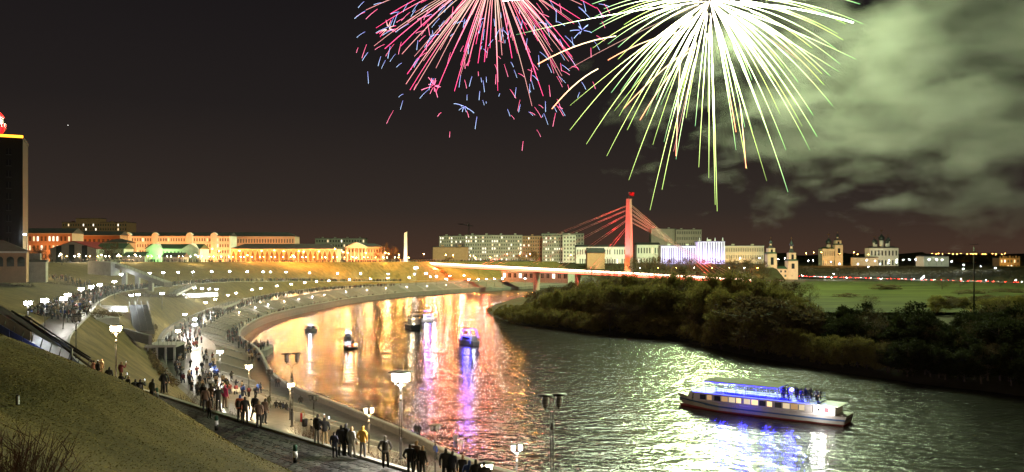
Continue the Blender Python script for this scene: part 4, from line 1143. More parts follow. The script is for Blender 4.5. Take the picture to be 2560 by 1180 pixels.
# ------------------------------------------------------------------ stairs, walls and ramps of the left bank
def wall_box(name, p0, p1, h, th, m, label, cat='wall', dn=2.0):
    p0, p1 = Vector(p0), Vector(p1); d = p1 - p0
    b = MB(); s = Vector((-d.y, d.x, 0)).normalized() * th
    U = Vector((0, 0, h)); Dn = Vector((0, 0, -dn))
    b.add([p0+Dn, p1+Dn, p1+s+Dn, p0+s+Dn, p0+U, p1+U, p1+s+U, p0+s+U], [(0,1,5,4),(1,2,6,5),(2,3,7,6),(3,0,4,7),(4,5,6,7)], m)
    o = b.build(name); return tag(o, label, cat)
wall_box('retaining_wall', at(178,812,150), at(231,822,148), 1.7, 6, M_conc, 'pale concrete wall end above the slope beside the crowd')
wall_box('retaining_wall', at(219,672,300), at(277,676,296), 3.0, 4, M_conc, 'pale concrete wall end at the head of the covered ramp, upper left')
wall_box('lit_ramp_wall', at(250,775,185), at(318,776,182), 1.0, .5, M_whitepaint, 'low white wall glowing above the grass mound left of the black stairs', dn=.4)
wall_box('lit_ramp_wall', at(454,742,300), at(545,738,312), 1.1, .5, M_whitepaint, 'long white wall glowing in the middle of the far slope', dn=.5)
wall_box('grey_wall', at(222,776,186), at(250,776,186), 1.6, .5, M_conc, 'short grey wall left of the glowing white wall')
# strip lights that light those walls
def strip_light(p0, p1, col, e_, label):
    r = empty('wall_light_bar', tuple((Vector(p0)+Vector(p1))/2), 0, label, 'light bar', 'light bars in front of the ramp walls')
    b = MB(); c = r.location
    b.tube([Vector(p0)-c, Vector(p1)-c], .05, emit('bar_light_cool', (.9,.95,1), 6, False), 5); b.build('tube', r)
    for f in (.15, .5, .85):
        l = bpy.data.lights.new('bulb', 'POINT'); l.color = col; l.energy = e_; l.shadow_soft_size = .2
        o = bpy.data.objects.new('bulb', l); COL.objects.link(o); o.parent = r; o.location = (Vector(p0).lerp(Vector(p1), f) - c) + Vector((0, -.3, .1))
strip_light(at(250,776,184.2)+Vector((0,0,-.1)), at(318,777,181.2)+Vector((0,0,-.1)), (.92,.96,1), 220, 'light bar under the left glowing wall')
strip_light(at(454,743,298.6), at(545,739,310.6), (.92,.96,1), 500, 'light bar under the far glowing wall')
# black stairs running down the slope
def stairs(name, p0, p1, w, n, m, label, rail=True):
    p0, p1 = Vector(p0), Vector(p1)
    r = empty(name, tuple(p1), 0, label, 'stairs')
    d = p1 - p0; h = Vector((d.x, d.y, 0)); hn = h.normalized(); sd = Vector((-hn.y, hn.x, 0))
    ang = math.atan2(hn.y, hn.x)
    st = MB(); run = h.length / n; rise = -d.z / n
    st.box(0, run, -w/2, w/2, -.9, 0, m); me = st.mesh('step')
    for k in range(n):
        link_mesh('step', me, r, p0 - p1 + hn * run * k + Vector((0, 0, -rise * k)), (0, 0, ang))
    if rail:
        for s in (-1, -.34, .34, 1):
            b = MB(); o = sd * w/2 * s
            b.tube([p0 - p1 + o + Vector((0,0,1)), o + Vector((0,0,1))], .06, M_rail, 5)
            for k in range(7): q = (p0 - p1).lerp(Vector((0,0,0)), k/6) + o; b.tube([q, q + Vector((0,0,1))], .04, M_rail, 4)
            b.build('handrail', r)
    return r
stairs('black_stairs', at(345,762,205), at(360,828,176), 4.2, 26, M_darkclad, 'black stairs with steel handrails down the lower slope')
stairs('side_stairs', at(590,752,310), at(545,770,290), 3.0, 16, M_conc, 'pale side stairs beside the far promenade')
stairs('slope_stairs', at(480,712,330), at(430,735,285), 3.0, 24, M_conc, 'pale stairs crossing the middle grass slope')
wall_box('curved_ramp_wall', at(300,832,160), at(372,852,150), 1.0, .6, M_stone, 'dark curved ramp wall below the black stairs', dn=.8)
us = empty('underpass_shelter', (xat(410, 156), 156, 4.5), R(8), 'flat-roofed underpass mouth with pillars on the promenade beside the crowd', 'shelter')
b = MB(); b.box(-2.9, 2.9, -2.2, 4.5, 3.3, 3.75, M_conc); b.build('roof', us)
b = MB(); b.box(-2.7, 2.7, 4.0, 4.4, -1, 3.3, M_darkclad); b.box(-2.75, -2.45, .2, 4.4, -1, 3.3, M_conc); b.build('wall', us)
for x in (-2.4, -.8, .8, 2.4): b = MB(); b.box(x - .16, x + .16, -1.9, -1.58, 0, 3.3, M_conc); b.build('pillar', us)
b = MB(); b.tube([(-2.8,-2.1,4.75),(2.8,-2.1,4.75)], .04, M_rail, 4)
for k in range(8): b.tube([(-2.8 + .8*k,-2.1,3.75),(-2.8 + .8*k,-2.1,4.75)], .03, M_rail, 4)
b.build('railing', us)
# covered ramp on columns, upper left
cr_ = empty('covered_ramp', tuple(at(277, 660, 300)), 0, 'grey covered ramp on pillars descending the upper slope', 'ramp')
c0 = at(277,655,300); c1 = at(410,706,275); base_ = Vector(cr_.location)
b = MB(); d = c1 - c0; s = Vector((-d.y, d.x, 0)).normalized() * 3
for zz0, zz1 in ((0, -1.0),):
    b.add([c0-base_, c1-base_, c1+s-base_, c0+s-base_] + [v + Vector((0,0,-1.6)) for v in (c0-base_, c1-base_, c1+s-base_, c0+s-base_)], [(0,1,2,3),(7,6,5,4),(0,4,5,1),(1,5,6,2),(2,6,7,3),(3,7,4,0)], M_conc)
b.build('deck', cr_)
b = MB(); b.tube([c0-base_+Vector((0,0,1.1)), c1-base_+Vector((0,0,1.1))], .07, M_rail, 5)
for k in range(16): q = (c0-base_).lerp(c1-base_, k/15); b.tube([q, q+Vector((0,0,1.1))], .05, M_rail, 4)
b.build('handrail', cr_)
for f in (.2, .45, .7):
    q = (c0-base_).lerp(c1-base_, f) + s*.5; b = MB(); b.box(-.7,.7,-.7,.7,-7,-1.6,M_conc,Matrix.Translation(q)); b.build('pillar', cr_)
# steel canopy stair with blue panels at the left
M_blue = mat('blue_panel', (0.045, 0.065, 0.20), .45, .15, 1.0)
cn = empty('canopy_stair', tuple(at(232, 925, 74)), 0, 'dark steel stair canopy with blue side panels on the near left slope', 'canopy')
c = Vector(cn.location)
def P3(px, py, D): return at(px, py, D) - c
b = MB()
for (x0,y0,D0,x1,y1,D1,rw) in [(30,778,92,232,905,77,.14),(50,790,88,228,918,75,.12),(65,790,96,225,895,80,.12),(0,815,90,180,925,76,.08)]:
    b.tube([P3(x0,y0,D0), P3(x1,y1,D1)], rw, M_darkmetal, 4)
b.build('roof_beam', cn)
b = MB(); b.add([P3(-60,742,96), P3(10,790,90), P3(130,860,82.5), P3(228,903,77), P3(228,897,79.5), P3(140,845,86), P3(36,786,93), P3(-40,735,99)], [(0,1,6,7),(1,2,5,6),(2,3,4,5)], M_darkclad); b.build('roof_sheet', cn)
for k in range(7):
    f0, f1 = k/7, (k+.94)/7
    def q(f, dy): return P3(-70 + 225*f, 770 + 130*f + dy, 88 - 9*f)
    b = MB(); b.add([q(f0,0), q(f1,0), q(f1,20), q(f0,20)], [(0,1,2,3)], M_blue); o = b.build('side_panel', cn)
    m_ = o.modifiers.new('thickness', 'SOLIDIFY'); m_.thickness = .06
for k in range(12):
    f = k/11; b = MB(); x = -40 + 258*f; y = 795 + 118*f
    b.tube([P3(x - 6, y + 34 - 6*f, 88 - 12*f), P3(x + 6, y - 12, 88 - 11*f)], .05, M_darkmetal, 4); b.build('post', cn)
b = MB(); b.tube([P3(118,930,66.5), P3(118,868,66.5)], .0, M_darkmetal, 4) if False else b.tube([P3(178,925,76), P3(179,872,78)], .12, M_darkmetal, 5); b.build('post', cn)
b = MB(); b.tube([P3(-60,850,84), P3(100,900,78), P3(230,938,74)], .05, M_rail, 5); b.build('handrail', cn)
l = bpy.data.lights.new('canopy_lamp', 'POINT'); l.color = (.55,.65,1); l.energy = 220; l.shadow_soft_size = .2
o = bpy.data.objects.new('canopy_lamp', l); COL.objects.link(o); o.parent = cn; o.location = P3(70, 850, 80)
wall_box('parapet_wall', at(-40,785,104), at(75,812,100), .9, .3, M_conc, 'pale parapet wall above the canopy at the left edge')
# bollards and post in the turf
for n, (px, py, z, lab) in enumerate([(541,1075,14.33,'green and white bollard at the inner edge of the near path'),(738,1156,14.33,'dark bollard with a white band at the lower edge of the path'),(392,1000,14.33,'small bollard where the path goes behind the slope'),(350,992,14.33,'white-banded bollard among the people on the path')]):
    p = on_z(px, py, z); r = empty('bollard', (p.x, p.y, z - .02), 0, lab, 'bollard', 'bollards beside the near path')
    b = MB(); b.lathe([(.11,0),(.11,.3)], M_darkmetal, 10); b.lathe([(.115,.3),(.115,.62)], M_whitepaint, 10); b.lathe([(.11,.62),(.11,.9),(.06,.95)], mat('green_paint',(.02,.07,.04)), 10); b.build('post', r)
p = at(44, 892, 30); z = slope_z(p.x, p.y)
r = empty('marker_post', (p.x, p.y, z - .1), 0, 'white marker post standing in the near turf under the canopy', 'post'); b = MB(); b.box(-.05,.05,-.04,.04,0,.45,M_darkmetal); b.box(.0,.055,-.045,.045,.1,.42,M_whitepaint); b.build('board', r)
# dark pavers set in the near path
pv = MB(); pv.box(-.42,.42,-.09,.09,0,.012,M_paver); pv.box(-.09,.09,-.28,.28,.0,.013,M_paver); pme = pv.mesh('paver')
path_o = bpy.data.objects['terrace_path']
for i in range(19, 62):
    a = LE[i]; cdir = LE[i+1] - LE[i]; ang = math.atan2(cdir[1], cdir[0])
    for s in range(2):
        a_ = LE[i] * (1 - s*.5) + LE[i+1] * s*.5
        for k in range(4):
            f = (k + .5 + (.25 if (i*2+s) % 2 else -.1)) / 4.2
            i2 = i
            q = (a_ + NE[i]*.3) * (1-f) + (LF[i2] * (1 - s*.5) + LF[i2+1] * s*.5) * f
            link_mesh('paver', pme, path_o, (q[0], q[1], 14.3 + .03*f + .001), (0, 0, ang))

# ------------------------------------------------------------------ boats
M_hullw = mat('boat_white', (0.24, 0.22, 0.20), .35, .1, .8)
M_hullg = mat('boat_grey', (0.20, 0.185, 0.165), .4, .15, .8)
M_hullred = mat('boat_red_bottom', (0.16, 0.02, 0.02), .5, .2, .8)
M_hullblue = mat('boat_blue_stripe', (0.02, 0.05, 0.12), .4, .1, .8)
M_black = mat('boat_black', (0.012, 0.012, 0.012), .5, .2, 1.0)
E_blue = emit('blue_led', (0.035, 0.025, 1.0), 9.0)
E_blue2 = emit('blue_led_pale', (0.07, 0.085, 1.0), 6.0)
E_cabin = emit('cabin_window', (1.0, 0.72, 0.36), 1.4)
E_cabin2 = emit('cabin_window_dim', (1.0, 0.60, 0.26), .5)
E_cabin3 = emit('cabin_window_pale', (1.0, 0.80, 0.50), .8)
E_cabinw = emit('cabin_window_white', (1.0, .97, .92), 5.0)
def hull(b, L, Wd, z0, z1, m, bow=.75, sheer=.35, flare=.75, stern_w=.85, n=18, taper_bottom=True):
    """bow at -x. ring per station"""
    V, F = [], []
    for i in range(n + 1):
        t = i / n; x = -L/2 + L * t
        wb = min(1.0, (t / .28) ** bow) if t < .28 else 1.0
        if t > .85: wb = 1 - (1 - stern_w) * ((t - .85) / .15) ** 1.5
        hw = Wd / 2 * max(wb, .02)
        zt = z1 + sheer * max(0, (1 - t * 2.2)) ** 2
        xo = -L * .045 * max(0, 1 - t * 5)
        V += [(x, -hw * flare, z0), (x + xo, -hw, zt), (x + xo, hw, zt), (x, hw * flare, z0)]
    for i in range(n):
        a, c = i*4, (i+1)*4
        F += [(a, c, c+1, a+1), (a+1, c+1, c+2, a+2), (a+2, c+2, c+3, a+3)]
    F += [(0,1,2,3), (n*4+3, n*4+2, n*4+1, n*4)]
    b.add(V, F, m)
# passenger ferry
M_deckbluelit = mat('blue_lit_deck', (.05, .06, .22), .5, .15, 1.0)  # blue lamp light put into the colour of the upper deck and railing
fb, fs = on_z(1712, 1012, 0), on_z(2118, 1060, 0)
dd = fs - fb; Lf = dd.length; fang = math.atan2(dd.y, dd.x)
fy = empty('river_ferry', tuple((fb + fs) / 2), fang, 'two-deck passenger river boat glowing blue on the upper deck', 'boat')
Wf = 5.4
b = MB(); hull(b, Lf, Wf, -.6, .25, M_hullred, sheer=.1, flare=.8); b.build('keel', fy)
b = MB(); hull(b, Lf + .3, Wf + .15, .25, .75, M_hullg, sheer=.35, flare=.985); b.build('hull', fy)
b = MB(); hull(b, Lf + .5, Wf + .22, .75, .98, M_hullblue, sheer=.4, flare=.995); b.build('stripe', fy)
b = MB(); hull(b, Lf + .7, Wf + .18, .98, 1.42, M_hullw, sheer=.65, flare=.99); b.build('bulwark', fy)
b = MB(); b.box(-Lf*.40, Lf*.33, -Wf*.44, Wf*.44, 1.42, 2.85, M_hullw); b.build('cabin', fy)
xs = np.linspace(-Lf*.36, Lf*.30, 15)
for k in range(14):
    x0, x1 = xs[k] + .1, xs[k+1] - .1
    lit = k in (1, 3, 4, 5, 6, 7, 9, 11, 12, 13); wm_ = [E_cabin, E_cabin2, E_cabin3][(k * 7 + k // 3) % 3]; x1 -= (.25 if k % 4 == 1 else 0)
    b = MB(); b.box(x0, x1, -Wf*.44 - .04, -Wf*.44 + .01, 1.75, 2.55, wm_ if lit else M_pane); b.box(x0 - .05, x1 + .05, -Wf*.44 - .03, -Wf*.44 + .005, 1.70, 1.75, M_rail); b.build('window', fy)
    b = MB(); b.box(x0, x1, Wf*.44 - .01, Wf*.44 + .04, 1.75, 2.55, E_cabin if lit else M_pane); b.build('window', fy)
b = MB(); b.box(-Lf*.415, Lf*.36, -Wf*.5, Wf*.5, 2.85, 3.0, M_deckbluelit); b.build('upper_deck', fy)
b = MB(); b.add([(-Lf*.415,-Wf*.44,1.42),(-Lf*.415,Wf*.44,1.42),(-Lf*.40,Wf*.44,2.85),(-Lf*.40,-Wf*.44,2.85),(-Lf*.46,-Wf*.3,1.6),(-Lf*.46,Wf*.3,1.6),(-Lf*.44,Wf*.3,2.6),(-Lf*.44,-Wf*.3,2.6)], [(4,5,6,7),(0,4,7,3),(1,2,6,5),(3,7,6,2),(0,1,5,4)], M_hullw); b.build('wheelhouse', fy)
b = MB(); b.box(-Lf*.445, -Lf*.44+.02, -1.2, 1.2, 1.9, 2.5, M_pane); b.build('wheelhouse_window', fy)
b = MB(); b.box(-Lf*.33, Lf*.14, -Wf*.47, Wf*.47, 4.75, 4.87, mat('canopy_cloth', (.10,.095,.075), .8, .2, 1.5)); b.build('canopy_roof', fy)
for k in range(8):
    for s in (-1, 1):
        x = -Lf*.32 + Lf*.45*k/7; b = MB(); b.tube([(x, s*Wf*.45, 3.0), (x, s*Wf*.45, 4.75)], .05, M_hullw, 5); b.build('canopy_post', fy)
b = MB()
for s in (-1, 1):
    for z in (3.35, 3.65, 3.95): b.tube([(-Lf*.41, s*Wf*.48, z), (Lf*.35, s*Wf*.48, z)], .03, M_deckbluelit, 4)
    for k in range(24): x = -Lf*.41 + Lf*.76*k/23; b.tube([(x, s*Wf*.48, 3.0), (x, s*Wf*.48, 3.95)], .025, M_deckbluelit, 4)
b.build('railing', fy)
b = MB()
for s in (-1, 1):
    b.box(-Lf*.40, Lf*.345, s*Wf*.505 - .03, s*Wf*.505 + .03, 2.87, 2.98, E_blue2); b.box(-Lf*.32, Lf*.13, s*Wf*.46 - .05, s*Wf*.46 + .05, 4.66, 4.74, E_blue)
b.build('light_strip', fy)
b = MB(); b.box(Lf*.335, Lf*.455, -Wf*.40, Wf*.40, 1.42, 2.75, M_whitepaint); b.box(Lf*.325, Lf*.48, -Wf*.44, Wf*.44, 2.75, 2.84, M_whitepaint); b.build('stern_cabin', fy)
b = MB(); b.box(Lf*.395, Lf*.42, -Wf*.40 - .05, -Wf*.40 + .01, 1.8, 2.5, mat('red_poster', (.35,.05,.06))); b.build('poster', fy)
b = MB(); b.lathe([(.01,0),(.2,0),(.2,.06),(.01,.06)], M_black, 10, M=Matrix.Translation((Lf*.365,-Wf*.40,2.1)) @ Matrix.Rotation(R(90),4,'X')); b.build('porthole', fy)
b = MB(); b.tube([(-Lf*.30, 0, 4.87), (-Lf*.30, 0, 6.4)], .06, M_hullw, 5); b.tube([(-Lf*.30,-.6,5.9),(-Lf*.30,.6,5.9)], .04, M_hullw, 4); b.lathe([(.12,0),(.12,.2)], emit('masthead_amber',(1,.45,.1),40,False), 8, (-Lf*.30,0,6.4)); b.build('mast', fy)
b = MB(); b.lathe([(.25,0),(.3,.2),(.1,.4)], emit('stern_blue',(.12,.1,1),60,False), 8, (Lf*.2, -1.2, 4.4)); b.tube([(Lf*.2,-1.2,3.0),(Lf*.2,-1.2,4.4)], .05, M_hullw, 5); b.build('beacon', fy)
for loc, colr, e_ in [((-Lf*.25,0,4.4),(.015,.012,1),2600),((-Lf*.1,0,4.4),(.015,.012,1),2600),((Lf*.05,0,4.4),(.015,.012,1),2600),((Lf*.2,-1.6,4.6),(.015,.012,1),2600),((Lf*.40,-Wf*.75,2.4),(1,.97,.95),650),((Lf*.36,-Wf*.8,2.6),(1,.97,.95),450),((-Lf*.05,-Wf*.9,2.3),(.03,.02,1),500)]:
    l = bpy.data.lights.new('deck_lamp', 'POINT'); l.color = colr; l.energy = e_; l.shadow_soft_size = .2
    o = bpy.data.objects.new('deck_lamp', l); COL.objects.link(o); o.parent = fy; o.location = loc
# motor yacht with blue outline lights
my = empty('motor_yacht', tuple(on_z(1168, 861, 0)), R(-52), 'small motor yacht outlined in blue lights in mid river', 'boat')
b = MB(); hull(b, 12.5, 4.0, -.5, 1.5, M_hullw, sheer=.7, flare=.8); b.build('hull', my)
b = MB(); b.add([(-3.2,-1.6,1.5),(4.8,-1.6,1.5),(4.8,1.6,1.5),(-3.2,1.6,1.5),(-1.6,-1.4,3.1),(4.6,-1.4,3.1),(4.6,1.4,3.1),(-1.6,1.4,3.1)], [(0,1,5,4),(1,2,6,5),(2,3,7,6),(3,0,4,7),(4,5,6,7)], M_hullg); b.build('cabin', my)
b = MB(); b.box(-1.0, 4.2, -1.72, -1.55, 2.0, 2.7, M_pane); b.build('window', my)
b = MB(); b.box(-.4, 3.6, -1.5, 1.5, 5.0, 5.12, M_hullw)
for x in (-.2, 3.4):
    for s in (-1, 1): b.tube([(x, s*1.4, 3.1), (x, s*1.4, 5.0)], .05, M_hullw, 4)
b.build('bimini', my)
b = MB()
for s in (-1, 1): b.tube([(-1.7, s*1.62, 3.15), (-.3, s*1.55, 5.1), (3.6, s*1.55, 5.1), (4.9, s*1.62, 3.2)], .07, E_blue, 5); b.tube([(-3.0,s*1.7,3.0),(5.6,s*1.9,2.7)], .06, E_blue2, 5)
b.tube([(4.9,-1.9,2.7),(4.9,-1.9,.7)], .06, E_blue2, 5); b.tube([(-1.6,-1.72,3.1),(-1.6,-1.9,1.2)], .06, E_blue2, 5); b.build('light_strip', my)
for loc, lc, le_ in (((1.5,-1.9,4.2),(.05,.04,1),2600),((4.0,-2.4,3.2),(.05,.04,1),2600),((7.4,-2.0,3.4),(.8,.85,1),420)):  # the white one is an added lamp off the stern, brightening the hull
    l = bpy.data.lights.new('deck_lamp', 'POINT'); l.color = lc; l.energy = le_; l.shadow_soft_size = .2
    o = bpy.data.objects.new('deck_lamp', l); COL.objects.link(o); o.parent = my; o.location = loc
my.scale = (.72, .72, .86)
# dark tug
tg = empty('tugboat', tuple(on_z(1036, 823, 0)), R(112), 'dark tugboat with lattice mast among the reflections', 'boat')
b = MB(); hull(b, 17, 5.4, -.6, 1.9, M_black, sheer=.9, flare=.85); b.build('hull', tg)
b = MB(); b.box(-2.5,4.5,-1.9,1.9,1.9,4.3,M_hullg); b.box(-2.8,4.8,-2.1,2.1,4.3,4.45,M_hullw); b.build('deckhouse', tg)
b = MB(); b.box(-2.0,1.4,-1.5,1.5,4.45,6.4,M_hullw); b.box(-2.2,1.6,-1.7,1.7,6.4,6.55,M_hullg); b.build('wheelhouse', tg)
for k in range(3): b = MB(); b.box(-2.06,-1.98,-1.3+k*.95,-.6+k*.95,5.2,6.1,M_pane); b.build('window', tg)
b = MB(); b.tube([(.6,0,6.5),(.6,0,10.5)], .09, M_hullw, 5); b.tube([(.6,-1.2,9.2),(.6,1.2,9.2)], .06, M_hullw, 4); b.tube([(3.4,0,4.4),(3.4,0,8.6)], .08, M_hullw, 5); b.tube([(.6,0,10.4),(7.5,0,2.4)], .03, M_hullw, 4); b.build('mast', tg)
b = MB(); b.lathe([(.55,4.4),(.5,6.6),(.55,6.8)], M_black, 10, (2.6,0,0)); b.build('funnel', tg)
b = MB(); b.lathe([(.16,0),(.16,.25)], emit('tug_amber',(1,.55,.2),70,False), 8, (-3.2,1.2,4.6)); b.lathe([(.16,0),(.16,.25)], emit('tug_white',(1,.96,.85),60,False), 8, (-6.5,2.0,2.6)); b.build('deck_light', tg)
tg.scale = (.8, .8, .82)
l = bpy.data.lights.new('deck_lamp', 'POINT'); l.color = (1, .8, .5); l.energy = 900; l.shadow_soft_size = .2  # added warm point light that brightens the deckhouse
o = bpy.data.objects.new('deck_lamp', l); COL.objects.link(o); o.parent = tg; o.location = (-3.6, 2.4, 5.0)
# blue and white excursion boat behind the tug
eb = empty('excursion_boat', tuple(on_z(1071, 803, 0)), R(207), 'white excursion boat with blue-lit cabin behind the tug', 'boat')
b = MB(); hull(b, 14, 4.6, -.5, 1.6, M_hullw, sheer=.6, flare=.85); b.build('hull', eb)
b = MB(); b.box(-2,5,-1.9,1.9,1.6,3.6,M_hullw); b.box(-2.3,5.3,-2.1,2.1,3.6,3.75,M_hullg); b.build('cabin', eb)
for k in range(4): b = MB(); b.box(-1.6+k*1.7,-.4+k*1.7,1.88,1.96,2.2,3.2,M_pane); b.build('window', eb)
b = MB(); b.box(-1,4.4,-1.6,1.6,5.9,6.02,M_hullw)
for x in (-.8,4.2):
    for s in (-1,1): b.tube([(x,s*1.5,3.75),(x,s*1.5,5.9)], .06, M_hullw, 4)
b.build('awning', eb)
b = MB(); b.tube([(-1,1.6,5.85),(4.4,1.6,5.85)], .1, E_blue, 5); b.tube([(-2.3,2.15,3.7),(5.3,2.15,3.7)], .1, E_blue, 5); b.build('light_strip', eb)
b = MB(); b.tube([(1.5,0,5.9),(1.5,0,8.6)], .06, M_hullw, 5); b.lathe([(.15,0),(.15,.3)], emit('tug_amber',(1,.55,.2),70), 8, (1.5,0,8.6)); b.build('mast', eb)
for loc, colr, e_ in (((1.5,2.6,4.9),(.04,.03,1),5000),((-3,3.4,2.6),(1,.97,.92),800),((4,3.4,2.6),(1,.97,.92),800)):
    l = bpy.data.lights.new('deck_lamp', 'POINT'); l.color = colr; l.energy = e_; l.shadow_soft_size = .2
    o = bpy.data.objects.new('deck_lamp', l); COL.objects.link(o); o.parent = eb; o.location = loc
eb.scale = (.5, .72, .72)
# speedboats and dinghy
for n, (px, py, ang, lab, lightc) in enumerate([(775,829,R(70),'small speedboat with a white light nearest the far quay',(.8,.85,1)),(870,848,R(95),'small speedboat with two bright headlights in mid river',(.8,.85,1)),(877,873,R(20),'tiny dinghy with orange-vested crew behind the speedboat',(1,.6,.25))]):
    q = on_z(px, py, 0); k = .62 if n == 2 else 1.0
    r = empty('speedboat' if n < 2 else 'dinghy', tuple(q), ang, lab, 'boat')
    b = MB(); hull(b, 6.0*k, 2.4*k, -.3, .9*k, M_hullg if n < 2 else M_black, sheer=.35, flare=.8); b.build('hull', r)
    b = MB()
    if n < 2: b.add([(-.9,-.9,.9),(1.6,-.9,.9),(1.6,.9,.9),(-.9,.9,.9),(-.1,-.8,1.9),(1.5,-.8,1.95),(1.5,.8,1.95),(-.1,.8,1.9)], [(0,1,5,4),(1,2,6,5),(2,3,7,6),(3,0,4,7),(4,5,6,7)], M_darkclad)
    else:
        for x in (-.8, .5): b.lathe([(.2,.2),(.28,.5),(.26,1.0),(.1,1.15),(.13,1.3),(.05,1.45)], mat('orange_vest',(.5,.09,.03)), 8, (x,0,0))
    b.build('windshield' if n < 2 else 'crew', r)
    b = MB()
    for s in ((-1, 1) if n == 1 else (0,)): b.lathe([(.02,0),(.16,.05),(.16,.22),(.02,.3)], emit('boat_lamp%d' % n, lightc, 120, False), 8, (0 if n < 2 else 1.4, s*.6, 2.1 if n < 2 else 1.2))
    b.tube([(0,-.7,1.8),(0,.7,1.8)], .04, M_rail, 4); b.build('light_bar', r)
    l = bpy.data.lights.new('boat_lamp', 'POINT'); l.color = lightc; l.energy = 500; l.shadow_soft_size = .25
    o = bpy.data.objects.new('boat_lamp', l); COL.objects.link(o); o.parent = r; o.location = (0, 0, 2.7)
# moored pontoon
pt = empty('moored_pontoon', tuple(on_z(648, 887, 0)), R(97), 'flat pontoon moored at the parapet and full of people', 'boat')
b = MB(); hull(b, 16, 5.5, -.5, 1.6, M_hullg, sheer=.2, flare=.95, bow=.4); b.build('hull', pt)
b = MB(); b.box(-6,7,-2.4,2.4,1.6,1.75,M_conc); b.tube([(-7,-2.5,2.6),(7.5,-2.5,2.6),(7.5,2.5,2.6)], .04, M_rail, 4); b.build('deck', pt)
